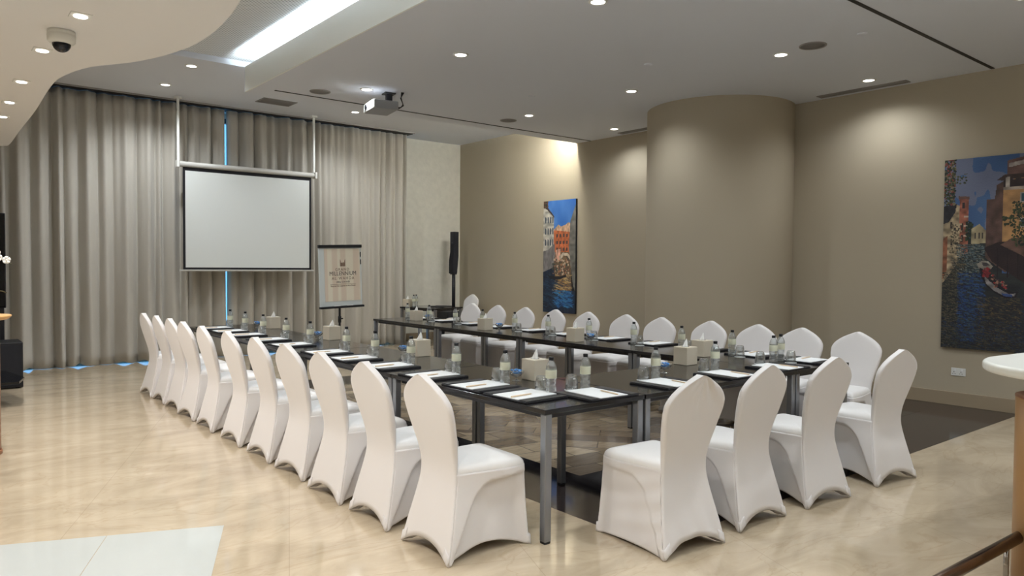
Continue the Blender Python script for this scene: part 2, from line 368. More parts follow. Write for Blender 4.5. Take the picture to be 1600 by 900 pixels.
# loudspeaker grilles, detectors
def disc(name, x, y, r, label, cat, group=None, m='ceilgrille', z=ZC):
    t = thing(name, label, cat, (x, y, z), 0, group)
    bm = bmesh.new(); lathe(bm, [(r*.86, -.004), (r*.9, -.010), (r, -.008), (r*1.02, .001)], 36); obj('rim', bm, 'trimwhite' if m != 'ceilgrille' else 'grillerim', t)
    bm = bmesh.new(); lathe(bm, [(0, -.005), (r*.88, -.005), (r*.88, -.001), (0, -.001)], 36); obj('grille', bm, m, t)
    return t
M['ceilgrille'] = mat('grey_speaker_grille', (128, 124, 120), .7, bump=.3, bscale=300); M['grillerim'] = mat('grille_rim', (150, 146, 142), .6)
disc('ceiling_speaker', 6.76, 3.73, .125, 'round grey ceiling speaker grille between two downlights at the right', 'ceiling speaker', 'ceiling speakers')
disc('ceiling_speaker', 3.955, 8.64, .125, 'round grey ceiling speaker grille left of the projector', 'ceiling speaker', 'ceiling speakers')
disc('ceiling_speaker', 6.84, 8.5, .12, 'round grey ceiling speaker grille near the dark slot, right of the projector', 'ceiling speaker', 'ceiling speakers')
for (x, y), lb in [((6.09, 7.1), 'small pale detector disc in the ceiling between projector and column'), ((6.754, 3.25), 'small pale detector disc in the ceiling right of the round speaker grille'), ((6.07, 5.19), 'small pale detector disc in the ceiling above the middle of the tables')]:
    bm = bmesh.new(); lathe(bm, [(.045, 0), (.045, -.006), (.03, -.012), (0, -.012)], 24); tag(obj('ceiling_detector', bm, 'ceiling', loc=(x, y, ZC)), lb, 'detector', 'ceiling detector discs')
def grille(label, x0, x1, y0, y1, z, n, along):
    t = thing('air_grille', label, 'air grille', ((x0+x1)/2, (y0+y1)/2, z)); X = (x1-x0)/2; Y = (y1-y0)/2
    box('backing', (-X, X, -Y, Y, -.003, .001), 'dark_slot', t)
    bm = bmesh.new()
    for s in (-1, 1):
        addbox(bm, s*X-.008, s*X+.008, -Y-.008, Y+.008, -.010, .0); addbox(bm, -X, X, s*Y-.008, s*Y+.008, -.010, .0)
    obj('frame', bm, 'grillerim', t)
    for i in range(1, n):
        if along == 'y': x = -X+2*X*i/n; d = (x-.004, x+.004, -Y, Y, -.009, -.002)
        else: y = -Y+2*Y*i/n; d = (-X, X, y-.006, y+.006, -.012, -.002)
        box('blade', d, 'grillerim', t)
grille('long slotted air grille in the ceiling along the right wall, nearer one', 8.775, 8.885, 3.72, 4.77, ZC, 5, 'y')
grille('long slotted air grille in the ceiling beyond the round column', 8.79, 8.895, 7.15, 8.12, ZC, 5, 'y')
grille('small square air grille in the high ceiling above the screen', 4.2, 4.72, 11.15, 11.5, ZF, 7, 'x')
# dome camera
t = thing('dome_camera', 'white dome security camera with a smoked glass dome under the curved canopy', 'security camera', (.715, 5.16, 2.9))
bm = bmesh.new(); lathe(bm, [(0, 0), (.073, 0), (.075, -.018), (.071, -.022), (.076, -.026), (.074, -.062), (.062, -.074), (.05, -.076), (0, -.07)], 40); obj('housing', bm, 'trimwhite', t)
bm = bmesh.new(); lathe(bm, [(.05, -.07)]+[(.05*math.cos(k*PI/16), -.075-.05*math.sin(k*PI/16)) for k in range(0, 8)]+[(0, -.125)], 32); obj('dome', bm, 'domeglass', t)
# projector
t = thing('projector', 'white and grey projector hanging from the ceiling on a dark mount', 'projector', (4.55, 8.17, 3.42), math.radians(-11))
box('housing', (-.15, .15, -.215, .215, 0, .105), 'projgrey', t, .012, seg=3)
f = box('front_panel', (-.162, -.148, -.215, .215, .004, .106), 'projwhite', t, .005)
bm = bmesh.new(); lathe(bm, [(0, 0), (.034, 0), (.034, -.012), (.028, -.016), (0, -.008)], 24); lens = obj('lens', bm, 'blackglass', t, loc=(-.158, .10, .055), rot=(0, PI/2, 0)); lens.rotation_euler = (0, math.radians(90), 0)
bm = bmesh.new()
for k in range(9): addbox(bm, -.166, -.160, -.17+k*.016, -.162+k*.016, .03, .085)
obj('vent', bm, 'projgrey', t)
bm = bmesh.new()
for k in range(3): addbox(bm, .146, .153, -.15+k*.06, -.11+k*.06, .03, .065)
addbox(bm, .146, .154, .05, .11, .03, .05); obj('socket_panel', bm, 'black', t)
bm = bmesh.new(); addbox(bm, .03, .17, -.06, .08, .225, .242); addbox(bm, .065, .135, -.025, .045, .12, .228); addbox(bm, .04, .16, -.04, .06, .104, .122); obj('ceiling_mount', bm, 'black', t, .003)
for k in range(4):
    bm = bmesh.new(); q = .02*k
    tube(bm, [(.22+.01*k, -.12, .241), (.215, -.12+q*.4, .17), (.235+.01*k, -.13+q, .09), (.20, -.15+q*2, .045), (.153, -.13+.06*k, .05)], .006, 8); obj('cable', bm, 'black', t)

# ================================================================== WINDOW DRESSING
def hemz(x):
    z = .003
    for c, h, wd in ((1.26, .035, .05), (1.9, .04, .06), (2.47, .03, .06), (2.75, .04, .05), (4.72, .05, .08), (7.0, .05, .10)):
        z = max(z, .003+h*math.exp(-((x-c)/wd)**2))
    return z
def curtain(x0, x1, label, seed, parent=None):
    rnd = random.Random(seed); n = int((x1-x0)*70); rows = 26
    # pleats: irregular widths
    ks = [x0]; 
    while ks[-1] < x1: ks.append(ks[-1]+rnd.choice([.11, .14, .17, .20, .26, .33]))
    amps = [rnd.uniform(.5, 1.3) for _ in ks]; ph = [rnd.uniform(-.6, .6) for _ in ks]
    def wave(x, v):
        i = max(k for k in range(len(ks)) if ks[k] <= x) if x < ks[-1] else len(ks)-2
        i = min(i, len(ks)-2); t = (x-ks[i])/(ks[i+1]-ks[i])
        am = amps[i]*(.078+.045*v)
        s = math.sin(PI*t)**1.0
        sharp = (1-abs(2*t-1))**.75
        y = -am*(.6*s+.4*sharp)*1.35
        fine = .017*math.sin(x*52+ph[i]*3)*(1-v)**1.2 + .010*math.sin(x*21+v*2+ph[i])
        return y+fine
    bm = bmesh.new(); g = []
    for j in range(rows+1):
        v = j/rows; row = []
        for i in range(n+1):
            x = x0+(x1-x0)*i/n
            zt = 4.028; zb = hemz(x); z = zt+(zb-zt)*v
            sway = .02*math.sin(x*3+v*2.2+seed)*v
            vv = v
            y = 12.42+wave(min(max(x+sway, x0), x1), vv)
            if v > .92: y += -.015*math.sin(x*30)*(v-.92)*10
            row.append(bm.verts.new((x+sway*.5*(0 if i in (0, n) else 1), y, z)))
        g.append(row)
    for j in range(rows):
        for i in range(n):
            f = bm.faces.new((g[j][i], g[j][i+1], g[j+1][i+1], g[j+1][i])); f.smooth = True
    o = obj('curtain', bm, 'curtain', recalc=False)
    so = o.modifiers.new('thickness', 'SOLIDIFY'); so.thickness = .004
    return tag(o, label, 'curtain', 'floor length curtains on the far wall')
curtain(.93, 3.985, 'floor length grey pleated curtain to the left of the bright gap behind the screen', 3)
curtain(4.045, 7.42, 'floor length grey pleated curtain to the right of the bright gap, behind flip chart', 11)
t = thing('curtain_track', 'dark curtain track under the high ceiling along the far curtains', 'curtain rail', (4.2, 12.36, 4.045))
box('rail', (-3.35, 3.3, -.12, .16, -.012, .012), 'dark_slot', t)
box('cover_strip', (-3.35, 3.3, -.20, -.188, -.012, .012), 'grillerim', t)

# projection screen
YS = 11.95
t = thing('projection_screen', 'pull-down white projection screen with black border hung before the curtains', 'projection screen', (4.27, YS, 0))
bm = bmesh.new()
tube(bm, [(-1.11, 0, 3.04), (1.11, 0, 3.04)], .042, 20); hs = obj('housing', bm, 'silver', t)
for s in (-1, 1): box('end_cap', (s*1.11-.018, s*1.11+.018, -.055, .055, 2.985, 3.095), 'trimwhite', hs, .006)
box('border', (-1.035, 1.035, -.004, 0, 1.428, 3.02), 'screenblack', t)
box('screen_surface', (-1.0, 1.0, -.008, -.0045, 1.462, 2.945), 'screen', t)
box('bottom_bar', (-1.09, 1.09, -.014, .012, 1.402, 1.430), 'silver', t, .006)
for s, x in ((-1, -1.10), (1, 1.085)):
    r_ = box('hanging_rod', (x-.017, x+.017, -.02, .012, 3.09, ZF-.03), 'trimwhite', t, .003)
    box('ceiling_bracket', (x-.05, x+.05, -.05, .04, ZF-.035, ZF-.001), 'trimwhite', r_, .004)

# ================================================================== PAINTINGS
def inpoly(X, Y, P):
    ins = np.zeros(X.shape, bool); n = len(P)
    for i in range(n):
        x1, y1 = P[i]; x2, y2 = P[(i+1) % n]
        c = ((y1 > Y) != (y2 > Y)); ins ^= c & (X < (x2-x1)*(Y-y1)/(y2-y1+1e-12)+x1)
    return ins
class Painter:
    def __init__(s, w, h, seed):
        s.X, s.Y = np.meshgrid((np.arange(w)+.5)/w, (np.arange(h)+.5)/h); s.im = np.zeros((h, w, 3)); s.r = np.random.RandomState(seed); s.w, s.h = w, h
    def noise(s, k, kx=None):
        kx = kx or k; g = s.r.rand(k+2, kx+2); yi = s.Y*k; xi = s.X*kx; y0 = yi.astype(int); x0 = xi.astype(int); fy = yi-y0; fx = xi-x0
        return (g[y0, x0]*(1-fx)*(1-fy)+g[y0, x0+1]*fx*(1-fy)+g[y0+1, x0]*(1-fx)*fy+g[y0+1, x0+1]*fx*fy)
    def poly(s, P, c, jit=.10, k=60, c2=None, kx=None):
        m = inpoly(s.X, s.Y, P); n = s.noise(k, kx)[..., None]; c = np.array(c)/255.
        col = c*(1+jit*(n-.5)*2) if c2 is None else c*(1-n)+np.array(c2)/255.*n
        s.im[m] = col[m]
    def blobs(s, P, cs, N, r, jx=1):
        x0, y0, x1, y1 = P
        for _ in range(N):
            cx, cy = s.r.uniform(x0, x1), s.r.uniform(y0, y1); rr = r*s.r.uniform(.5, 1.2); c = np.array(cs[s.r.randint(len(cs))])/255.
            m = ((s.X-cx)/(rr*jx))**2+((s.Y-cy)/rr*(s.h/s.w))**2 < 1
            s.im[m] = c
    def strokes(s, P, cs, N, L, th):
        x0, y0, x1, y1 = P
        for _ in range(N):
            cx, cy = s.r.uniform(x0, x1), s.r.uniform(y0, y1); l = L*s.r.uniform(.4, 1.2); c = np.array(cs[s.r.randint(len(cs))])/255.
            m = (np.abs(s.X-cx) < l) & (np.abs(s.Y-cy-.004*np.sin((s.X-cx)*40)) < th)
            s.im[m] = s.im[m]*.35+c*.65
def canvas(label, y_left, y_right, z0, z1, P):
    W = y_left-y_right; t = thing('canal_painting', label, 'painting', (XW, (y_left+y_right)/2, z0), 0, 'canal paintings on the right wall')
    box('stretcher', (-.04, -.002, -W/2, W/2, 0, z1-z0), 'canvas_edge', t, .003)
    h, w = P.im.shape[:2]; bm = bmesh.new(); n = P.r.rand(h+1, w+1)*.0012
    g = [[bm.verts.new((-.0425-n[j, i], W/2-W*i/w, (z1-z0)*(1-j/h))) for i in range(w+1)] for j in range(h+1)]
    for j in range(h):
        for i in range(w): bm.faces.new((g[j][i], g[j+1][i], g[j+1][i+1], g[j][i+1]))
    o = obj('painted_canvas', bm, 'paint', t, recalc=False)
    im = np.clip(P.im, 0, 1); lin = np.where(im <= .04045, im/12.92, ((im+.055)/1.055)**2.4)
    at = o.data.color_attributes.new('paint', 'FLOAT_COLOR', 'CORNER')
    arr = np.ones((h*w, 4, 4), np.float32); arr[..., :3] = lin.reshape(h*w, 1, 3); at.data.foreach_set('color', arr.ravel())
M['canvas_edge'] = mat('dark_canvas_edge', (40, 42, 48), .7)
pm = bpy.data.materials.new('oil_paint'); pm.use_nodes = True; vc = pm.node_tree.nodes.new('ShaderNodeVertexColor'); vc.layer_name = 'paint'
pm.node_tree.links.new(vc.outputs[0], pm.node_tree.nodes['Principled BSDF'].inputs['Base Color']); pm.node_tree.nodes['Principled BSDF'].inputs['Roughness'].default_value = .6; M['paint'] = pm
# narrow one
P = Painter(120, 280, 5)
P.poly([(0, 0), (1, 0), (1, .5), (0, .5)], (48, 104, 186), c2=(84, 138, 208), k=10)
P.poly([(.3, .28), (.45, .235), (.95, .25), (.95, .55), (.3, .55)], (190, 104, 62), .25, 40)
P.poly([(.3, .27), (.48, .215), (.55, .235), (.7, .22), (.78, .20), (.9, .215), (.95, .27), (.95, .29), (.35, .265)], (206, 170, 140), .25, 50)
for x in (.42, .52, .62, .72):
    for y in (.30, .36, .42): P.poly([(x, y), (x+.045, y), (x+.045, y+.03), (x, y+.03)], (70, 60, 60))
P.poly([(0, .03), (.12, .07), (.33, .15), (.33, .42), (0, .52)], (184, 180, 170), .25, 60, kx=12)
for x in (.05, .13, .21, .28):
    for y in (.14, .24, .34): P.poly([(x, y), (x+.04, y+.01), (x+.04, y+.06), (x, y+.06)], (66, 78, 92))
P.poly([(0, .02), (.12, .05), (.34, .14), (.34, .155), (.12, .08), (0, .05)], (60, 50, 50))
P.poly([(0, .45), (.15, .44), (.36, .38), (.38, .52), (.30, .62), (0, .66)], (120, 116, 116), .2, 40)
P.poly([(1, .05), (.84, .19), (.80, .42), (.84, .55), (.94, .76), (1, .8)], (112, 110, 104), .22, 50, kx=14)
P.poly([(.38, .46), (.80, .46), (.86, .6), (.9, .8), (.35, .8), (.34, .56)], (140, 110, 74), c2=(74, 66, 60), k=40)
P.poly([(.4, .44), (.55, .43), (.55, .54), (.38, .55)], (206, 160, 140), .3, 40)
P.poly([(.5, .50), (.62, .465), (.78, .47), (.84, .50), (.84, .53), (.76, .495), (.64, .49), (.55, .54)], (204, 190, 168), .2, 40)
P.poly([(0, .64), (.3, .60), (.4, .68), (.55, .8), (.95, .8), (1, .8), (1, 1), (0, 1)], (14, 24, 44), c2=(24, 48, 76), k=30)
P.strokes((.35, .66, .85, .84), [(188, 140, 70), (150, 110, 70), (206, 176, 120), (60, 60, 70)], 160, .08, .004)
P.strokes((.35, .80, .9, .95), [(40, 108, 170), (66, 140, 190), (20, 60, 110)], 200, .08, .004)
P.strokes((0, .68, .4, 1), [(20, 40, 66), (12, 22, 40), (38, 70, 96)], 160, .08, .004)
P.poly([(.12, .665), (.30, .675), (.55, .675), (.74, .655), (.72, .68), (.5, .705), (.25, .70)], (16, 16, 26))
P.blobs((.3, .52, .8, .66), [(200, 176, 150), (96, 70, 56), (170, 120, 90), (60, 70, 60)], 90, .022)
P.blobs((0, 0, .14, .06), [(44, 50, 40), (92, 66, 50)], 30, .03)
canvas('narrow tall painting of a blue-skied canal with orange houses on the right wall', 10.09, 9.25, .69, 2.70, P)
# large one: fills y 3.36 .. 1.50
P = Painter(290, 330, 9); k_ = .42     # the frame shows u < .42
def sc(pts): return [(x*k_, y) for x, y in pts]
P.poly([(0, 0), (1, 0), (1, 1), (0, 1)], (48, 78, 124), c2=(72, 104, 146), k=9)
n1 = P.noise(7, 9)*.6+P.noise(22, 30)*.4
m = (n1 > .56) & (P.Y < .42); P.im[m] = (P.im*.45+np.array((138, 126, 134))/255*.55)[m]
P.poly(sc([(0, .42), (.75, .42), (.75, .60), (2.4, .60), (2.4, 1), (0, 1)]), (44, 48, 48), c2=(24, 28, 34), k=70, kx=16)
P.poly(sc([(.66, .15), (.8, .12), (.8, .60), (.54, .52), (.54, .22), (.64, .22)]), (84, 62, 56), .25, 50)
P.poly(sc([(.74, .13), (2.4, .07), (2.4, .62), (.74, .47)]), (168, 128, 84), .16, 40)
P.poly(sc([(.66, .125), (.75, .10), (2.4, .05), (2.4, .075), (.72, .13)]), (58, 44, 42), .2, 30)
P.poly(sc([(.78, .03), (1.05, .01), (1.05, .10), (.78, .10)]), (98, 72, 66), .3, 30)
P.poly(sc([(.80, .045), (1.02, .03), (1.02, .05), (.80, .065)]), (150, 140, 134), .2)
P.poly(sc([(.74, .13), (2.4, .08), (2.4, .165), (.74, .175)]), (50, 38, 40), .3, 40)
for i in range(8): P.poly(sc([(.76+i*.24, .115), (.81+i*.24, .112), (.81+i*.24, .168), (.76+i*.24, .170)]), (170, 160, 150), .2)
P.poly(sc([(.74, .165), (2.4, .15), (2.4, .165), (.74, .18)]), (150, 138, 126), .3, 60)
for i in range(5):
    for y in (.195, .32): P.poly(sc([(.94+i*.3, y), (1.01+i*.3, y), (1.01+i*.3, y+.05), (.94+i*.3, y+.05)]), (158, 150, 142)); P.poly(sc([(.955+i*.3, y+.006), (.995+i*.3, y+.006), (.995+i*.3, y+.044), (.955+i*.3, y+.044)]), (48, 78, 92))
P.poly(sc([(.52, .47), (.70, .44), (2.4, .46), (2.4, .80), (1.6, .72), (1.05, .66), (.62, .54)]), (46, 32, 34), c2=(34, 24, 28), k=24)
for x in (.68, .80, .92): P.poly(sc([(x, .47), (x+.012, .47), (x+.02, .62), (x+.008, .62)]), (28, 20, 24))
P.poly(sc([(.72, .455), (.86, .42), (2.4, .42), (2.4, .50), (1.0, .515)]), (92, 68, 58), .3, 50)
P.blobs((.36, .24, .42, .46), [(34, 48, 36), (58, 70, 44), (26, 36, 32), (80, 74, 46)], 200, .006)
P.blobs((.31, .30, .37, .36), [(34, 48, 36), (58, 70, 44)], 30, .006); P.blobs((.42, .2, .9, .45), [(34, 48, 36), (58, 70, 44), (26, 36, 32)], 260, .010)
# left bank
P.poly(sc([(0, .26), (.14, .23), (.26, .26), (.28, .50), (0, .66)]), (150, 134, 108), .4, 70, kx=40)
P.poly(sc([(.20, .20), (.32, .205), (.32, .50), (.22, .50)]), (140, 84, 66), .4, 60)
P.poly(sc([(.19, .195), (.33, .20), (.33, .215), (.19, .21)]), (96, 70, 60)); P.poly(sc([(.24, .23), (.27, .23), (.27, .26), (.24, .26)]), (44, 36, 40))
for y in (.30, .35, .40): P.poly(sc([(.26, y), (.32, y), (.32, y+.008), (.26, y+.008)]), (180, 160, 140))
P.poly(sc([(0, .245), (.17, .235), (.15, .28), (.07, .33), (0, .34)]), (32, 32, 38), .3)
P.poly(sc([(0, .42), (.06, .40), (.06, .58), (0, .64)]), (128, 80, 56), .3, 50)
for x, y in ((.09, .33), (.14, .36), (.10, .42), (.16, .44), (.23, .34), (.23, .40)): P.poly(sc([(x, y), (x+.025, y), (x+.025, y+.035), (x, y+.035)]), (46, 40, 40))
P.blobs((.04, .34, .10, .50), [(60, 62, 50), (176, 160, 130), (96, 84, 66)], 120, .005)
P.blobs((.0, .0, .06, .24), [(34, 46, 34), (64, 70, 42), (128, 60, 52), (120, 110, 84), (28, 36, 32)], 420, .006)
P.blobs((.04, .08, .12, .13), [(50, 56, 36), (74, 76, 50)], 40, .005)
P.blobs((.125, .33, .16, .43), [(30, 44, 36), (48, 62, 44), (22, 34, 30)], 150, .006)
P.poly(sc([(.36, .37), (.46, .345), (.54, .38), (.54, .445), (.36, .45)]), (150, 138, 110), .3, 50)
for x in (.40, .45, .49): P.poly(sc([(x, .39), (x+.015, .39), (x+.015, .42), (x, .42)]), (56, 50, 50))
P.strokes((0, .60, .09, 1), [(104, 92, 70), (46, 50, 44), (80, 76, 60), (28, 30, 32)], 1200, .007, .0018)
P.strokes((.08, .45, .22, .62), [(92, 112, 120), (54, 68, 72), (130, 130, 114), (34, 46, 52)], 900, .008, .0018)
P.strokes((.05, .52, .12, .66), [(110, 96, 70), (30, 30, 34), (60, 66, 62)], 260, .008, .002)
P.strokes((.09, .60, .23, .96), [(24, 56, 112), (20, 44, 92), (44, 78, 130), (14, 24, 44), (60, 84, 96)], 1300, .010, .0022)
P.strokes((.19, .72, .42, 1), [(96, 78, 48), (58, 48, 42), (22, 22, 30), (36, 40, 46)], 1100, .010, .002)
P.strokes((.0, .84, .42, 1), [(22, 24, 30), (30, 46, 72), (60, 58, 50)], 700, .012, .002)
P.strokes((.42, .70, 1, 1), [(52, 46, 46), (20, 26, 40), (26, 42, 74)], 1500, .014, .0022)
P.poly(sc([(.44, .555), (.50, .535), (.58, .54), (.64, .565), (.60, .585), (.48, .585)]), (150, 144, 132), .3, 50)
P.poly(sc([(.50, .545), (.57, .547), (.60, .56), (.52, .565)]), (60, 56, 60))
hull = [(.47, .57), (.50, .625), (.56, .665), (.66, .70), (.80, .728), (.92, .722), (.955, .68), (.965, .655)]
P.poly(sc(hull+[(.945, .69), (.88, .695), (.74, .665), (.60, .60), (.50, .575)]), (20, 18, 26))
P.poly(sc([(.53, .61), (.60, .64), (.70, .675), (.84, .705), (.92, .70), (.90, .715), (.80, .718), (.66, .69), (.56, .655)]), (120, 116, 116), .3, 60)
P.blobs((.525*k_, .575, .60*k_, .62), [(136, 36, 42), (110, 30, 36)], 26, .007)
for cx, cy in ((.64, .62), (.70, .645), (.76, .655), (.79, .67), (.68, .66)): P.blobs((cx*k_-.008, cy-.012, cx*k_+.008, cy+.012), [(140, 40, 44), (150, 110, 92), (90, 60, 52), (44, 40, 50)], 14, .005)
P.poly(sc([(.74, .70), (.88, .708), (.87, .72), (.78, .716)]), (48, 70, 122))
canvas('large painting of a canal with a gondola beside a tan palace on right wall', 3.355, 1.50, .645, 2.73, P)
# wall socket
t = thing('wall_socket', 'white double wall socket above the skirting under the large painting', 'socket', (XW, 3.18, .335))
box('plate', (-.009, 0, -.073, .073, 0, .086), 'trimwhite', t, .003)
for y in (-.045, .025): box('rocker_switch', (-.013, -.008, y, y+.012, .052, .074), 'paper', t, .001)
bm = bmesh.new()
for y in (-.05, .02):
    addbox(bm, -.0105, -.0085, y+.02, y+.026, .036, .050); addbox(bm, -.0105, -.0085, y+.006, y+.016, .020, .025); addbox(bm, -.0105, -.0085, y+.030, y+.040, .020, .025)
obj('pin_holes', bm, 'black', t)

# ================================================================== TABLES
def make_table(L, W, z=.74):
    """long side along local x"""
    t = thing('conference_table', 'x', 'table', (0, 0, 0))
    box('tabletop', (-L/2+.002, L/2-.002, -W/2, W/2, z-.028, z), 'laminate', t, .004)
    bm = bmesh.new(); e = .055; d = .03
    for s in (-1, 1):
        y = s*(W/2-e); addbox(bm, -L/2+e, L/2-e, min(y, y-s*d), max(y, y-s*d), z-.062, z-.029)
        x = s*(L/2-e); addbox(bm, min(x, x-s*d), max(x, x-s*d), -W/2+e+d, W/2-e-d, z-.062, z-.029)
    obj('frame', bm, 'frame_dark', t, .003)
    for sx in (-1, 1):
        for sy in (-1, 1):
            x = sx*(L/2-.031); y = sy*(W/2-.031)
            lg = box('leg', (x-.023, x+.023, y-.023, y+.023, .012, z-.0285), 'leg', t, .005)
            box('foot_pad', (x-.02, x+.02, y-.02, y+.02, .0005, .0125), 'black', lg)
    return t
t1 = make_table(1.655, .81)
G = 'black conference tables pushed into a hollow rectangle'
for i in range(4):
    lb = ['nearest table of the left row, at the front corner', 'second table from the front in the left row', 'third table from the front in the left row', 'farthest table of the left row, near the curtain'][i]
    place(t1, (3.045, 2.94+1.655*(i+.5), 0), PI/2, 'black table, '+lb, G)
for i in range(4):
    lb = ['nearest table of the right row, behind the last front chair', 'second table from the front in the right row', 'third table from the front in the right row', 'farthest table of the right row, near the flip chart'][i]
    place(t1, (5.60, 2.94+1.655*(i+.5), 0), PI/2, 'black table, '+lb, G)
t2 = make_table(1.735, .81)
place(t2, (4.325, 3.345, 0), 0, 'black gloss table with silver legs, joining the two long rows at the front', G)
t3 = make_table(.78, .90)
ANG = math.radians(15)
def bt(u, v): return (7.37+u*math.cos(ANG)-v*math.sin(ANG), 11.23+u*math.sin(ANG)+v*math.cos(ANG))
c_ = bt(.39, .45); place(t3, (c_[0], c_[1], 0), ANG, 'separate dark table standing askew by the far right corner below the speaker')
used.add(t3.name)

# ================================================================== CHAIRS
def interp(tab, z):
    for (a, va), (b, vb) in zip(tab, tab[1:]):
        if z <= b: 
            k = (z-a)/(b-a); k = max(0, min(1, k)); return va+(vb-va)*k
    return tab[-1][1]
def smooth_tab(tab, z, h=.03): return (interp(tab, z-h)+2*interp(tab, z)+interp(tab, z+h))/4
HW = [(0, .236), (.12, .222), (.26, .195), (.38, .173), (.46, .169), (.54, .177), (.66, .208), (.76, .228), (.82, .221)]
TOP = [(.80, .224), (.83, .211), (.86, .183), (.885, .150), (.905, .115), (.922, .080), (.936, .048), (.945, .024), (.950, .004)]
PY = [(0, -.268), (.10, -.243), (.28, -.200), (.40, -.176), (.50, -.184), (.68, -.232), (.95, -.302), (1.0, -.312)]
def halfw(z): return smooth_tab(HW, z) if z < .80 else interp(TOP, z)
def backrest_mesh(folds):
    us = [-1, -.998, -.988, -.965, -.92, -.82, -.66, -.48, -.3, -.15, 0, .15, .3, .48, .66, .82, .92, .965, .988, .998, 1]
    if folds: us = sorted(set([round(-1+i/20, 3) for i in range(41)]+[-.998, -.988, -.965, .965, .988, .998]))
    zs = [i*.0375 for i in range(21)]+[.78, .80, .82, .84, .86, .875, .89, .905, .918, .93, .938, .945, .950]
    zs = sorted(set([z for z in zs if z <= .95]))
    bm = bmesh.new(); R = []; F = []
    for z in zs:
        h = halfw(z); yc = smooth_tab(PY, z, .04); t = .020 if z < .40 else min(.042, .020+(z-.40)*.12)
        rr = []; ff = []
        for u in us:
            zz = z
            if z < .35: zb = .002+.075*max(0, 1-abs(u)**2.2); zz = zb+z*(1-zb/.35)
            y = smooth_tab(PY, zz, .04)
            prof = math.sqrt(max(0, 1-abs(u)**30)); x = u*h
            dy = 0
            dish = .010*(1-u*u)*(1 if z > .5 else z/.5)
            if folds:
                if z > .55:
                    an = math.atan2(x-.02, .965-z); rd = math.hypot(x-.02, .965-z); dy += .011*math.sin(an*13+1)*min(1, max(0, (rd-.02)/.06))*math.exp(-rd/.17)*(1 if x > 0 else max(0, 1+x/.1))
                elif z < .3: dy += .003*math.sin(x*47+z*9)*(.3-z)/.3
            rr.append(bm.verts.new((x, y+t/2-t/2*prof+dish*.6+dy, zz))); ff.append(None if abs(u) == 1 else bm.verts.new((x, y+t/2+t/2*prof+.012*(1-u*u)*(1 if z > .48 else 0), zz)))
        ff[0] = rr[0]; ff[-1] = rr[-1]; R.append(rr); F.append(ff)
    for j in range(len(zs)-1):
        for i in range(len(us)-1):
            for G_, fl in ((R, 0), (F, 1)):
                q = [G_[j][i], G_[j][i+1], G_[j+1][i+1], G_[j+1][i]]
                f = bm.faces.new(q if not fl else q[::-1]); f.smooth = True
    for i in range(len(us)-1):
        for j in (0, -1):
            q = [R[j][i], R[j][i+1], F[j][i+1], F[j][i]]; q = list(dict.fromkeys(q))
            if len(q) > 2:
                try: bm.faces.new(q).smooth = True
                except ValueError: pass
    return bm
def skirt_pt(side, s, z, off=0, loose=0):
    """side: 0 left, 1 front, 2 right; s 0..1 along that side; returns (x, y)"""
    k = z/.44
    rx = smooth_tab(HW, z)-.003; ry = smooth_tab(PY, z, .04)+.014
    fx = .236+(.212-.236)*k; fy = .272+(.262-.272)*k
    if side == 1:
        return (-fx+2*fx*s, fy-.010*(1-loose)*math.sin(PI*s)*math.sin(PI*min(1, k))+off)
    sx = -1 if side == 0 else 1
    t = s if side == 0 else 1-s           # 0 at the rear, 1 at the front
    bx = rx+(fx-rx)*(t if k < .6 else min(1, t*(1+(k-.6)*1.6)))
    y = ry+(fy-ry)*t
    tl = .03+.30*(z/.40)**1.2             # rear seam of the side panel
    d1 = (t-tl)*.5; d2 = .372+.035*t-z; r = .09
    d = r-math.hypot(r-d1, r-d2) if (d1 < r and d2 < r) else min(d1, d2)
    st = lambda q: (lambda c: c*c*(3-2*c))(max(0, min(1, q)))
    ins = (.032*st(d/.015)+.020*st(d/.2))*st((1-t)*.53/.07+.15)*(1-.6*loose)
    if loose: ins += .004*math.sin(z*60+t*7)*(1-t)
    return (sx*(bx-ins+off), y)
def corner_round(row, ns, passes):
    for _ in range(passes):
        r2 = list(row)
        for c in (ns, len(row)-1-ns):
            for d in range(-7, 8):
                a_, b_, e_ = row[c+d-1], row[c+d], row[c+d+1]
                r2[c+d] = tuple(.25*a_[q]+.5*b_[q]+.25*e_[q] for q in range(3))
        row = r2
    return row
NS = 44
def skirt_row(z, loose, hem=True):
    row = []
    for side in range(3):
        for i in range(NS+(1 if side == 2 else 0)):
            s = i/NS; arch = (.055 if side != 1 else .06)*(1-.75*loose)*math.sin(PI*s)**1.1
            zb = .002+arch; z2 = zb+z*(1-zb/.44) if hem else z
            x, y = skirt_pt(side, s, z2, 0, loose); row.append((x, y, z2))
    return corner_round(row, NS, 2+int(16*min(1, z/.44)))
def skirt_mesh(loose):
    bm = bmesh.new(); nz = 38; ring = []
    for j in range(nz+1): ring.append([bm.verts.new(p) for p in skirt_row(.44*j/nz, loose)])
    for a_, b_ in zip(ring, ring[1:]):
        for i in range(len(a_)-1):
            f = bm.faces.new((a_[i], a_[i+1], b_[i+1], b_[i])); f.smooth = True
    return bm
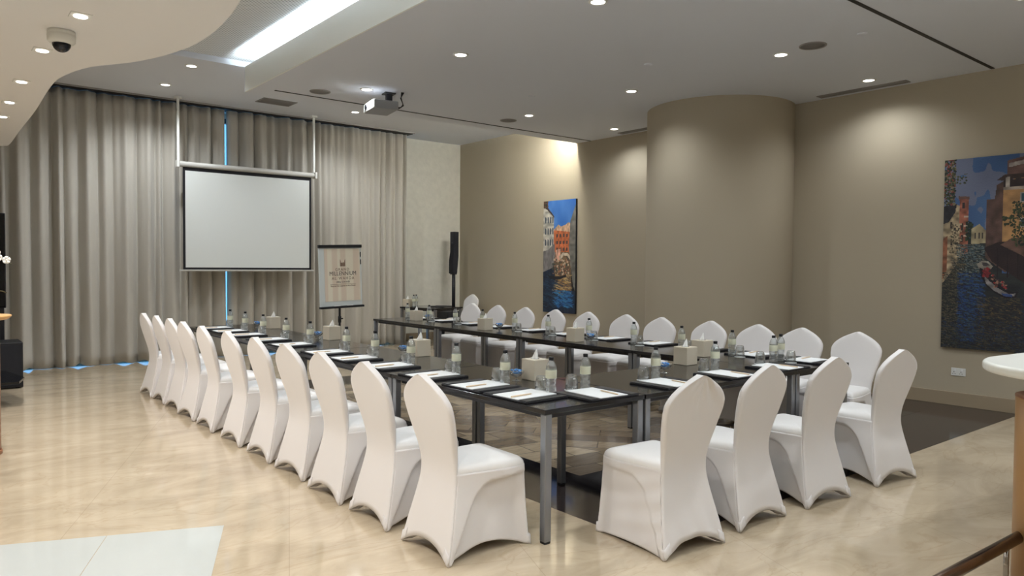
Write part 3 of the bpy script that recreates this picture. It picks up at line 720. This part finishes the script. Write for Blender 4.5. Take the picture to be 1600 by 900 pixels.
def seat_mesh():
    bm = bmesh.new(); base = skirt_row(.44, 0, False); cx, cy = 0, .045
    x0, y0, _ = base[0]; x1, y1, _ = base[-1]; m = 10
    base = base+[(x1+(x0-x1)*i/m, y1, .44) for i in range(1, m)]
    rings = []
    for z, k in ((.425, .985), (.4395, .999), (.449, .997), (.459, .985), (.468, .960), (.477, .915), (.485, .83), (.491, .69), (.495, .45), (.497, .2)):
        rings.append([bm.verts.new((cx+(x-cx)*k, cy+(y-cy)*k if y > -.12 else max(y, cy+(y-cy)*k), z)) for x, y, _ in base])
    top = bm.verts.new((cx, cy, .497)); n = len(base)
    for a_, b_ in zip(rings, rings[1:]):
        for i in range(n): bm.faces.new((a_[i], a_[(i+1) % n], b_[(i+1) % n], b_[i])).smooth = True
    for i in range(n): bm.faces.new((rings[-1][i], rings[-1][(i+1) % n], top)).smooth = True
    bm.faces.new(rings[0][::-1])
    return bm
def pocket_mesh(cx, cy, loose):
    """foot pocket: small L shaped patch wrapped round one bottom corner"""
    bm = bmesh.new(); cols = []
    L_ = .052; pts = []
    if cy > 0:   # front corners
        fr = [(1, s) for s in ((0, .04, .08, .11) if cx < 0 else (1, .96, .92, .89))]; sd = [(0 if cx < 0 else 2, s) for s in ((1, .97, .94, .90) if cx < 0 else (0, .03, .06, .10))]
        seq = fr[::-1]+sd[1:]
        for side, s in seq: pts.append((side, s))
    else:
        seq = [(0 if cx < 0 else 2, s) for s in ((0, .03, .06, .10) if cx < 0 else (1, .97, .94, .90))]; pts = seq
    g = []
    for j in range(4):
        z = .004+.052*j/3; row = []
        for side, s in pts:
            arch = (.055 if side != 1 else .06)*(1-.75*loose)*math.sin(PI*s)**1.1
            zz = z+arch; x, y = skirt_pt(side, s, zz, .0015, loose)
            row.append(bm.verts.new((x, y+(.0015 if cy > 0 else 0), zz)))
        if cy < 0:
            x0 = cx*.230*1.0
            for k, q in enumerate((.006, .03, .05)):
                xx = math.copysign(.236-q, cx)
                arch = .075*max(0, 1-(abs(xx)/.236)**2.2)
                row.insert(0, bm.verts.new((xx, smooth_tab(PY, z+arch, .04)-.0015, z+arch)))
        g.append(row)
    for a_, b_ in zip(g, g[1:]):
        for i in range(len(a_)-1): bm.faces.new((a_[i], a_[i+1], b_[i+1], b_[i])).smooth = True
    return bm
def make_chair(loose=0):
    t = thing('banquet_chair', 'x', 'chair', (0, 0, 0))
    obj('backrest', backrest_mesh(loose), 'cover', t)
    sk = obj('skirt', skirt_mesh(loose), 'cover', t, recalc=False); sk.modifiers.new('thickness', 'SOLIDIFY').thickness = .003
    obj('seat', seat_mesh(), 'cover_lit', t)
    for cx in (-1, 1):
        for cy in (-1, 1):
            pk = obj('foot_pocket', pocket_mesh(cx, cy, loose), 'cover', t, recalc=False); pk.modifiers.new('thickness', 'SOLIDIFY').thickness = .0015
    return t
ch = make_chair(0); ch2 = make_chair(1)
LY = [3.25, 3.88, 4.47, 5.10, 5.69, 6.32, 7.0, 7.62, 8.15, 8.68, 9.2]
RY = [3.14, 3.68, 4.16, 4.74, 5.39, 5.94, 6.56, 7.17, 7.78, 8.43, 9.03]
ORD = ['nearest', 'second from the near end', 'third from the near end', 'fourth from the near end', 'fifth from the near end', 'sixth and middle one', 'fifth from the far end', 'fourth from the far end', 'third from the far end', 'next to last at the far end', 'farthest, by the curtain']
rr = random.Random(4)
for i, y in enumerate(LY):
    place(ch, (2.335+rr.uniform(-.012, .012), y, 0), -PI/2+rr.uniform(-.03, .03), 'white covered chair in the left row, '+ORD[i], 'white covered chairs of the left row')
RX = [6.30, 6.31, 6.33, 6.33, 6.32, 6.34, 6.32, 6.32, 6.32, 6.34, 6.33]
for i, y in enumerate(RY):
    lb = ORD[i] if i < 10 else 'farthest, in front of the black speaker pole'
    place(ch, (RX[i], y, 0), PI/2+rr.uniform(-.03, .03), 'white covered chair in the right row, '+lb, 'white covered chairs of the right row')
place(ch2, (3.236, 2.638, 0), -.08, 'white chair with creased loose cover, leftmost of the four at the front table', 'white covered chairs of the front row')
for (x, y, rz), lb in [((3.89, 2.652, -.016), 'second from the left at the front table'), ((4.597, 2.605, -.09), 'third from the left at the front table'), ((5.436, 2.539, -.14), 'rightmost of the four at the front table')]:
    place(ch, (x, y, 0), rz, 'smooth white covered chair, '+lb, 'white covered chairs of the front row')
place(ch, (8.43, 11.9, 0), PI/2+.05, 'white covered banquet chair alone in the far corner behind the right row')

# ================================================================== PLACE SETTINGS
def make_bottle():
    t = thing('water_bottle', 'x', 'bottle', (0, 0, 0)); n = 24
    bm = bmesh.new(); prof = [(0, .004), (.018, .004), (.026, 0), (.031, .004), (.0315, .022), (.0295, .03), (.0315, .038), (.029, .047), (.026, .058), (.029, .070), (.0315, .078), (.0300, .084), (.032, .090), (.0318, .145), (.031, .152), (.027, .168), (.019, .184), (.0125, .192), (.0125, .200), (0, .200)]
    b = obj('body', bm_l(prof, n), 'pet', t)
    obj('label', bm_l([(.0322, .094), (.0326, .095), (.0326, .140), (.0322, .141)], n), 'label', t)
    obj('cap', bm_l([(0, .2125), (.0135, .2125), (.0145, .211), (.0145, .195), (.0128, .194), (.0128, .2)], 16), 'cap', t)
    return t
def bm_l(prof, n=20, c=(0, 0, 0)):
    bm = bmesh.new(); lathe(bm, prof, n, c); return bm
def make_glass():
    g = obj('water_glass', bm_l([(.0395, 0), (.0405, .001), (.0400, .03), (.0375, .062), (.032, .088), (.029, .096), (.026, .097), (.024, .095), (0, .095), (0, .083), (.026, .083), (.0305, .078), (.0355, .06), (.0382, .03), (.0390, .0)], 28), 'glass')
    return tag(g, 'x', 'glass')
def make_mat():
    t = thing('desk_pad', 'x', 'desk pad', (0, 0, 0))
    box('leather_base', (-.20, .20, -.165, .165, 0, .010), 'leather', t, .004)
    for s in (-1, 1): box('side_panel', (s*.165-.032, s*.165+.032, -.160, .160, .0102, .0145), 'leather', t, .002)
    return t
bottle = make_bottle(); bottle.scale = (1.04, 1.04, 1.07); glass = make_glass(); dpad = make_mat()
pp = tag(box('notepad', (-.112, .112, -.155, .155, 0, .0045), 'paper', bevel=.0008), 'x', 'paper')
bm = bmesh.new(); tube(bm, [(0, -.085, .0048), (0, .066, .0048)], .0045, 6); tube(bm, [(0, .066, .0048), (0, .084, .0042)], [.0045, .0008], 6)
pen = tag(obj('pencil', bm, 'pencil'), 'x', 'pencil')
cst = tag(obj('coaster', bm_l([(0, 0), (.046, 0), (.046, .0012), (0, .0012)], 28), 'paper'), 'x', 'coaster')
ZT = .7402
SEQ = []
def setting(cx, cy, rz, bo, go, po, where, row, pen_rot=0):
    """local +y = away from the sitter"""
    c, s = math.cos(rz), math.sin(rz)
    def W(x, y): return (cx+x*c-y*s, cy+x*s+y*c)
    x, y = W(0, 0); jr = rr.uniform(-.03, .03)
    place(dpad, (x, y, ZT), rz+jr, 'black leather desk pad, '+where, 'desk pads '+row)
    x, y = W(*po); place(pp, (x, y, ZT+.0103), rz+jr*1.5, 'blank white notepad, '+where, 'notepads '+row)
    x, y = W(po[0]+.045, po[1]-.06); place(pen, (x, y, ZT+.0152), rz+pen_rot+rr.uniform(-.05, .05), 'tan pencil on a notepad, '+where, 'pencils '+row)
    x, y = W(*go); place(cst, (x, y, ZT+.0155 if abs(go[1]) < .19 else ZT+.0004), 0, 'white paper coaster under a glass, '+where, 'paper coasters '+row)
    place(glass, (x, y, ZT+(.0168 if abs(go[1]) < .19 else .0018)), 0, 'upturned water glass, '+where, 'water glasses '+row)
    x, y = W(*bo); place(bottle, (x, y, ZT+(.0152 if (abs(bo[0]) < .2 and abs(bo[1]) < .165) else .0005)), rr.uniform(0, 6), 'clear water bottle, '+where, 'water bottles '+row)
SHORT = ['nearest seat', 'second seat from the front', 'third seat from the front', 'fourth seat from the front', 'fifth seat from the front', 'middle seat', 'fifth seat from the far end', 'fourth seat from the far end', 'third seat from the far end', 'next to last seat', 'farthest seat']
LB = [3.30, 3.745, 4.30, 4.91, 5.48, 6.0, 6.77, 7.36, 8.0, 8.56, 9.08]
for i, yb in enumerate(LB):
    setting(2.825, yb+.035, -PI/2, (.05, .165), (-.065, .19), (.0, .0), SHORT[i]+' of the left row', 'on the left row', pen_rot=.05)
FX = [3.195, 3.875, 4.555, 5.20]
for i, x in enumerate(FX):
    setting(x+.01, 3.115, 0, (.075 if i < 3 else .22, .170), (.0 if i < 3 else .10, .215), (.0, .0), ['at the leftmost front seat', 'at the second front seat from the left', 'at the third front seat from the left', 'at the rightmost front seat'][i], 'on the front table', pen_rot=-.1)
RB = [3.32, 3.80, 4.35, 4.94, 5.57, 6.22, 6.82, 7.46, 8.06, 8.70, 9.28]
for i, yb in enumerate(RB):
    if i == 0: setting(5.80, 3.20, PI/2, (.12, .205), (.02, .215), (0, 0), SHORT[i]+' of the right row', 'on the right row', .05)
    else: setting(5.80, yb-.10, PI/2, (.09, .20), (.0, .215), (0, 0), SHORT[i]+' of the right row', 'on the right row', .05)

# tissue boxes
def make_tissuebox():
    t = thing('tissue_box', 'x', 'tissue box', (0, 0, 0)); h = .067
    box('case', (-h, h, -h, h, 0, .142), 'tissuebox', t, .004)
    op = obj('opening', bm_l([(0, .1428), (.03, .1428), (.03, .1422)], 24), 'dark_slot', t)
    bm = bmesh.new(); n = 18; base = []
    for j in range(6):
        v = j/5; rg = []
        for i in range(n):
            a = 2*PI*i/n; r = (.025*(1-v)**.9+.0012)*(1+.28*math.sin(3*a+v*2)*(1-v*.3)); rg.append(bm.verts.new((r*math.cos(a)+.006*v, r*math.sin(a)*.55-.004*v, 1*.1425+.064*v)))
        base.append(rg)
    for a_, b_ in zip(base, base[1:]):
        for i in range(n): bm.faces.new((a_[i], a_[(i+1) % n], b_[(i+1) % n], b_[i])).smooth = True
    bm.faces.new(base[-1]); obj('tissue', bm, 'tissue', t)
    return t
tb = make_tissuebox()
TB = [((3.31, 3.80), 'at the near end of the left row'), ((3.38, 5.39), 'in the middle of the left row'), ((3.38, 7.10), 'on the left row in front of the flip chart'), ((3.40, 8.75), 'at the far end of the left row'),
      ((4.80, 3.68), 'on the front table joining the rows'), ((5.36, 3.93), 'at the near end of the right row'), ((5.34, 5.50), 'on the right row before the narrow painting'), ((5.40, 7.13), 'on the right row in front of the second speaker-side chairs'), ((5.52, 8.90), 'at the far end of the right row')]
TB[7] = ((5.40, 7.13), 'on the right row, second from its far end')
for (x, y), lb in TB: place(tb, (x, y, ZT), rr.uniform(-.04, .04), 'square ivory tissue box '+lb, 'tissue boxes')
# sweet bowls
bowl = tag(obj('sweet_bowl', bm_l([(0, 0), (.030, 0), (.031, .003), (.012, .008), (.006, .014), (.006, .022), (.014, .028), (.034, .036), (.047, .052), (.051, .066), (.0525, .067), (.0525, .066), (.049, .052), (.036, .0385), (.016, .032), (0, .031)], 28), 'glass'), 'x', 'bowl')
bm = bmesh.new(); bmesh.ops.create_icosphere(bm, subdivisions=2, radius=.0085)
for v in bm.verts:
    v.co.x *= 1.35; v.co.z *= .7
    if abs(v.co.x) > .0085: v.co.y *= 1.9
candy = obj('wrapped_sweet', bm, 'candy', smooth=True); SW = candy.data
SB = [((3.17, 3.83), 'near the front corner of the left row'), ((3.32, 5.56), 'beside the middle tissue box of the left row'), ((3.29, 7.24), 'beside the left row tissue box before the flip chart'), ((3.28, 8.95), 'beside the farthest tissue box of the left row'),
      ((4.27, 3.46), 'on the front table left of its tissue box'), ((5.53, 3.98), 'beside the nearest tissue box of the right row'), ((5.50, 5.43), 'beside the right row tissue box before the narrow painting'), ((5.58, 7.08), 'beside the next to farthest tissue box of the right row'), ((5.68, 8.86), 'beside the farthest tissue box of the right row')]
for (x, y), lb in SB:
    place(bowl, (x, y, ZT), 0, 'small footed glass bowl, '+lb, 'footed glass bowls')
    bm = bmesh.new()
    for k in range(16):
        a = k*2.4; r = .032*math.sqrt((k % 9)/9) if k < 9 else .039*math.sqrt((k-9)/7)
        z = .050+r*.2 if k < 9 else .071-r*.12+rr.uniform(0, .006)
        mt = Matrix.Translation((r*math.cos(a), r*math.sin(a), z)) @ Matrix.Rotation(rr.uniform(0, 3), 4, 'Z') @ Matrix.Rotation(rr.uniform(-.5, .5), 4, 'X')
        c0 = len(bm.verts); bm.from_mesh(SW); bm.verts.ensure_lookup_table()
        for v in bm.verts[c0:]: v.co = mt @ v.co
    o = tag(obj('sweets', bm, 'candy', loc=(x, y, ZT)), 'heap of blue sweets '+lb, 'sweets', 'heaps of blue sweets'); o['kind'] = 'stuff'
bpy.data.objects.remove(candy)
# things on the separate back table
x, y = bt(.11, .80); place(tb, (x, y, ZT), ANG, 'square ivory tissue box at the left end of the separate back table', 'tissue boxes')
x, y = bt(.13, .66); place(bottle, (x, y, ZT), 0, 'clear water bottle on the separate back table, left of the pair', 'water bottles on the back table')
x, y = bt(.22, .68); place(bottle, (x, y, ZT), 1, 'clear water bottle on the separate back table, right of the pair', 'water bottles on the back table')
x, y = bt(.50, .33); place(dpad, (x, y, ZT), ANG+.3, 'black leather desk pad alone on the separate back table')

# ================================================================== FLIP CHART
t = thing('flip_chart', 'flip chart on a black stand showing a cream hotel poster, before the curtain', 'flip chart', (5.29, 10.8, 0))
tilt = math.radians(1.9)
bd = bmesh.new(); addbox(bd, -.366, .366, -.012, .012, .865, 1.80)
brd = obj('board', bd, 'board', t, .006); brd.rotation_euler = (0, -tilt, 0); brd.location = (-.0, 0, 0)
RR = brd
def on_board(name, d, m, bev=0): return box(name, d, m, RR, bev)
brd.location = (1.33*math.sin(tilt)*1.0, 0, 0)
on_board('top_clamp', (-.372, .372, -.034, .016, 1.79, 1.838), 'black', .006)
on_board('pen_tray', (-.372, .372, -.07, .016, .835, .868), 'black', .006)
for x in (-.15, .07): on_board('marker_pen', (x, x+.11, -.06, -.045, .868, .882), 'paper', .004)
for z in (1.68, 1.56): on_board('black_clip', (.345, .358, -.020, -.0125, z-.04, z+.04), 'black', .002)
pl = box('pole', (-.014, .014, -.014, .014, .16, .95), 'black', t, .003); pl.location = (0, .03, 0)
bm = bmesh.new(); lathe(bm, [(0, .60), (.026, .60), (.026, .70), (0, .70)], 16); o = obj('clamp_collar', bm, 'black', t); o.location = (0, .03, 0)
bm = bmesh.new(); tube(bm, [(.02, .03, .66), (.055, .03, .66)], .012, 10); obj('knob', bm, 'black', t)
for k in range(5):
    a = k*2*PI/5+.3; bm = bmesh.new(); tube(bm, [(0, .03, .17), (.16*math.cos(a), .03+.16*math.sin(a), .12), (.32*math.cos(a), .03+.32*math.sin(a), .06)], [.016, .014, .011], 8)
    lg = obj('base_leg', bm, 'black', t)
    bm = bmesh.new(); tube(bm, [(.32*math.cos(a)-.01, .03+.32*math.sin(a), .030), (.32*math.cos(a)+.01, .03+.32*math.sin(a), .030)], .029, 14); obj('castor', bm, 'black', lg)
# the poster: stripes, emblem and lettering
PM = bpy.data.materials.new('poster_print'); PM.use_nodes = True; nt = PM.node_tree; b = nt.nodes['Principled BSDF']; b.inputs['Roughness'].default_value = .55
tc = nt.nodes.new('ShaderNodeTexCoord'); sx = nt.nodes.new('ShaderNodeSeparateXYZ'); nt.links.new(tc.outputs['Object'], sx.inputs[0])
cr = nt.nodes.new('ShaderNodeValToRGB'); cr.color_ramp.interpolation = 'LINEAR'
mr = nt.nodes.new('ShaderNodeMapRange'); mr.inputs[1].default_value = -.30; mr.inputs[2].default_value = .35; nt.links.new(sx.outputs[0], mr.inputs[0]); nt.links.new(mr.outputs[0], cr.inputs[0])
e = cr.color_ramp.elements; A_ = s2l((.87, .81, .74)); B_ = s2l((.91, .88, .81))
e[0].position = 0; e[0].color = (*A_, 1); e[1].position = 1; e[1].color = (*B_, 1)
for p_, c_ in ((.10, A_), (.13, B_), (.22, B_), (.25, A_), (.36, A_), (.39, B_), (.44, B_), (.47, A_), (.58, A_), (.61, B_), (.78, B_), (.81, A_), (.93, A_)): x_ = e.new(p_); x_.color = (*c_, 1)
nt.links.new(cr.outputs[0], b.inputs['Base Color']); M['poster'] = PM
po = on_board('poster', (-.275, .335, -.0155, -.0125, .945, 1.775), 'poster')
def lettering(txt, size, x, z, m, sp=1.0, wscale=1.0):
    cu = bpy.data.curves.new('lettering', 'FONT'); cu.body = txt; cu.size = size; cu.align_x = 'CENTER'; cu.align_y = 'CENTER'; cu.extrude = .0006; cu.space_character = sp; cu.offset = .0
    cu.materials.append(M[m]); tmp = bpy.data.objects.new('tmp', cu); me = bpy.data.meshes.new_from_object(tmp); bpy.data.objects.remove(tmp); me.materials.clear(); me.materials.append(M[m]); o = bpy.data.objects.new('lettering', me); COL.objects.link(o); o.parent = RR; o.location = (x, -.0165, z); o.rotation_euler = (PI/2, 0, 0); o.scale = (wscale, 1, 1)
    return o
# lettering sits on the poster which itself is part of the board
CX = .035
lettering('GRAND', .060, CX-.01, 1.445, 'printbrown', 1.25)
lettering('MILLENNIUM', .092, CX, 1.380, 'printdark', 1.02, .86)
lettering('AL WAHDA', .066, CX, 1.305, 'printbrown', 1.35, .9)
lettering('ABU DHABI', .042, CX, 1.248, 'printdark', 1.1)
box('rule', (CX-.22, CX+.22, -.0168, -.0158, 1.211, 1.215), 'printbrown', RR)
lettering('Beyond the Capital of Abu Dhabi', .033, CX, 1.186, 'printbrown', 1.05, .92)
bm = bmesh.new()
for k, (h0, h1) in enumerate([(.115, .085), (.06, .055), (.075, .045), (.05, .075), (.06, .06), (.085, .115)]):
    x0 = CX-.045+k*.0155; vs = [bm.verts.new(v) for v in ((x0, -.0175, 1.495), (x0+.011, -.0175, 1.495), (x0+.011, -.0175, 1.495+h1), (x0, -.0175, 1.495+h0))]; bm.faces.new(vs)
    g = bmesh.ops.extrude_face_region(bm, geom=[bm.faces[-1]] if False else [f for f in bm.faces if vs[0] in f.verts])
    for v in g['geom']:
        if isinstance(v, bmesh.types.BMVert): v.co.y += .0018
obj('emblem', bm, 'printbrown', RR)

# ================================================================== CORNER PA, LEFT EDGE, RIGHT EDGE
t = thing('column_loudspeaker', 'slim black column loudspeaker on a pole standing in the far right corner', 'loudspeaker', (8.59, 12.42, 0))
box('subwoofer', (-.30, .08, -.22, .20, 0.002, .60), 'black', t, .02, seg=3)
box('grille', (-.28, .06, -.228, -.218, .04, .56), 'blackmesh', t, .004)
bm = bmesh.new(); tube(bm, [(0, 0, .595), (0, 0, 1.36)], .036, 16); obj('pole', bm, 'black', t)
bm = bmesh.new()
for z0, z1, xo in ((1.34, 1.40, 0), ): addbox(bm, -.055, .045, -.05, .05, z0, z1)
obj('pole_socket', bm, 'black', t, .004)
bm = bmesh.new(); q = [(-.075, 1.36), (.04, 1.36), (.075, 1.72), (.075, 2.21), (-.045, 2.21), (-.045, 1.80), (-.075, 1.62)]
lo = [bm.verts.new((x, -.07, z)) for x, z in q]; hi = [bm.verts.new((x, .07, z)) for x, z in q]; bm.faces.new(lo); bm.faces.new(hi[::-1])
for i in range(len(q)): bm.faces.new((lo[i], hi[i], hi[(i+1) % len(q)], lo[(i+1) % len(q)]))
cb = obj('column_cabinet', bm, 'blackmesh', t, .008); 
box('side_knob', (-.062, -.043, -.02, .02, 1.96, 2.0), 'black', cb, .003)

# left edge: tall black screen, subwoofer box, black glass shelf, wooden stand with orchid
t = thing('television', 'tall black television cabinet cut by the left picture edge before the curtain', 'television', (.55, 11.3, 0))
box('screen_panel', (-.55, .372, -.03, .03, .95, 2.13), 'blackglass', t, .008); box('bezel', (-.56, .38, -.02, .04, .94, 2.14), 'black', t, .01); box('stand_column', (-.2, .36, .0, .10, .02, .96), 'black', t, .01); box('stand_foot', (-.5, .36, -.1, .3, .001, .025), 'black', t, .004)
t = thing('loudspeaker_box', 'black square loudspeaker box on the floor before the left curtain edge', 'loudspeaker', (.80, 10.85, 0))
box('cabinet', (-.22, .235, -.25, .20, .012, .56), 'black', t, .012); box('grille', (-.20, .215, -.262, -.25, .04, .53), 'blackmesh', t, .003)
for sx_ in (-.16, .18):
    for sy in (-.18, .14): box('foot', (sx_-.02, sx_+.02, sy-.02, sy+.02, .001, .014), 'black', t)
t = thing('glass_table', 'low black glass side table at the left picture edge', 'side table', (.42, 9.2, 0))
bm = bmesh.new(); prism(bm, [(.44, -.02), (.52, .32), (.40, 1.0), (-.5, 1.0), (-.5, -.02)], .25, .275); obj('glass_top', bm, 'blackglass', t, .003)
for x, y in ((-.35, .15), (-.35, .85), (.1, .5)):
    bm = bmesh.new(); tube(bm, [(x, y, .002), (x, y, .25)], .02, 12); obj('leg', bm, 'chrome', t)
t = thing('wooden_stand', 'round light wooden pedestal stand with brown stem at left picture edge', 'stand', (.37, 7.1, 0))
obj('top', bm_l([(0, 1.065), (.22, 1.065), (.25, 1.088), (.25, 1.10), (0, 1.10)], 40), 'wood', t)
obj('stem', bm_l([(0, .03), (.17, .03), (.17, 1.065), (0, 1.065)], 32), 'wood_dark', t); obj('base', bm_l([(0, .001), (.18, .001), (.18, .03), (0, .03)], 32), 'wood_dark', t)
t = thing('potted_orchid', 'white orchid in a gold bowl standing on the round wooden stand', 'plant', (.42, 7.1, 1.1005))
obj('pot', bm_l([(0, 0), (.05, 0), (.095, .04), (.115, .09), (.112, .14), (.09, .17), (.085, .165), (.10, .12), (.09, .1), (0, .1)], 36), 'gold', t)
for k in range(7):
    a = k*.9; bm = bmesh.new(); g = []
    for j in range(7):
        v = j/6; r = .17*v; wd = .022*math.sin(PI*(v*.9+.08)); cx, cy, cz = r*math.cos(a), r*math.sin(a), .13+.06*math.sin(v*2.4)
        g.append([bm.verts.new((cx-wd*math.sin(a), cy+wd*math.cos(a), cz+.006)), bm.verts.new((cx, cy, cz)), bm.verts.new((cx+wd*math.sin(a), cy-wd*math.cos(a), cz+.006))])
    for a_, b_ in zip(g, g[1:]):
        for i in range(2): bm.faces.new((a_[i], a_[i+1], b_[i+1], b_[i])).smooth = True
    o = obj('leaf', bm, 'stem', t, recalc=False); o.modifiers.new('thickness', 'SOLIDIFY').thickness = .002
stems = [[(0, 0, .12), (.0, .0, .30), (.02, -.01, .44), (.09, -.03, .46), (.165, -.04, .42), (.20, -.045, .40)], [(-.01, .01, .12), (.01, .03, .28), (.05, .04, .40), (.02, .05, .52), (-.06, .05, .55)]]
for sp in stems:
    bm = bmesh.new(); tube(bm, sp, .003, 6); st = obj('flower_stem', bm, 'stem', t)
fl = [(.10, -.05, .49), (.065, -.06, .525), (.06, -.03, .45), (.115, -.03, .455), (.165, -.05, .435), (.02, -.03, .50), (.0, -.04, .36), (.03, -.04, .33), (.0, .02, .55), (-.05, .03, .54), (.03, -.06, .56)]
for x, y, z in fl:
    bm = bmesh.new()
    for k in range(5):
        a = k*2*PI/5+.3; c = Vector((0, -.003, 0)); L_ = .030; d = Vector((math.cos(a), 0, math.sin(a))); n_ = Vector((-math.sin(a), 0, math.cos(a)))
        ring = [bm.verts.new(c+d*L_*.5+d*(L_*.5*math.cos(q))+n_*(.017*math.sin(q))+Vector((0, -.006*math.cos(q), 0))) for q in [2*PI*i/10 for i in range(10)]]
        f = bm.faces.new(ring); f.smooth = True
    bmesh.ops.create_icosphere(bm, subdivisions=1, radius=.008, matrix=Matrix.Translation((0, -.008, 0)))
    o = obj('blossom', bm, 'petal', t, recalc=False); o.location = (x, y, z); o.rotation_euler = (0, 0, random.uniform(-.5, .5)); o.modifiers.new('thickness', 'SOLIDIFY').thickness = .002

# right edge: bar counter with round end and foot rail
t = thing('bar_counter', 'bar counter with white rounded stone top on a tan wooden drum at right edge', 'counter', (4.26, 1.0, 0))
bm = bmesh.new(); R_ = .48; cx, cy = -.03, -.12
pt = [(cx+R_*math.cos(a), cy+R_*math.sin(a)) for a in [PI*.45+PI*1.05*i/36 for i in range(37)]]
pt = pt+[(pt[-1][0]+1.4, pt[-1][1]-1.0), (pt[0][0]+1.6, pt[0][1]-.2)]
prism(bm, pt, 1.028, 1.075); obj('stone_top', bm, 'counter', t, .016, seg=4)
obj('drum', bm_l([(0, .001), (.235, .001), (.235, .90), (.21, .90), (.21, .89), (0, .89)], 64), 'columnwood', t)
obj('drum_cap', bm_l([(.19, .901), (.237, .901), (.237, .908), (.19, .908)], 64), 'wood_dark', t)
obj('stem', bm_l([(0, .89), (.12, .89), (.12, 1.03), (0, 1.03)], 32), 'black', t)
bm = bmesh.new(); tube(bm, [(-1.6, .22, .235), (-.9, .20, .235), (.0, .16, .235)], .027, 20); rail = obj('foot_rail', bm, 'bronze', t)
for x in (-.27, -1.35):
    bm = bmesh.new(); tube(bm, [(x, .185, .012), (x, .185, .215)], .012, 14); lathe(bm, [(0, .001), (.045, .001), (.045, .012), (.02, .02), (0, .02)], 20, (x, .185, 0)); obj('rail_post', bm, 'chrome', rail)
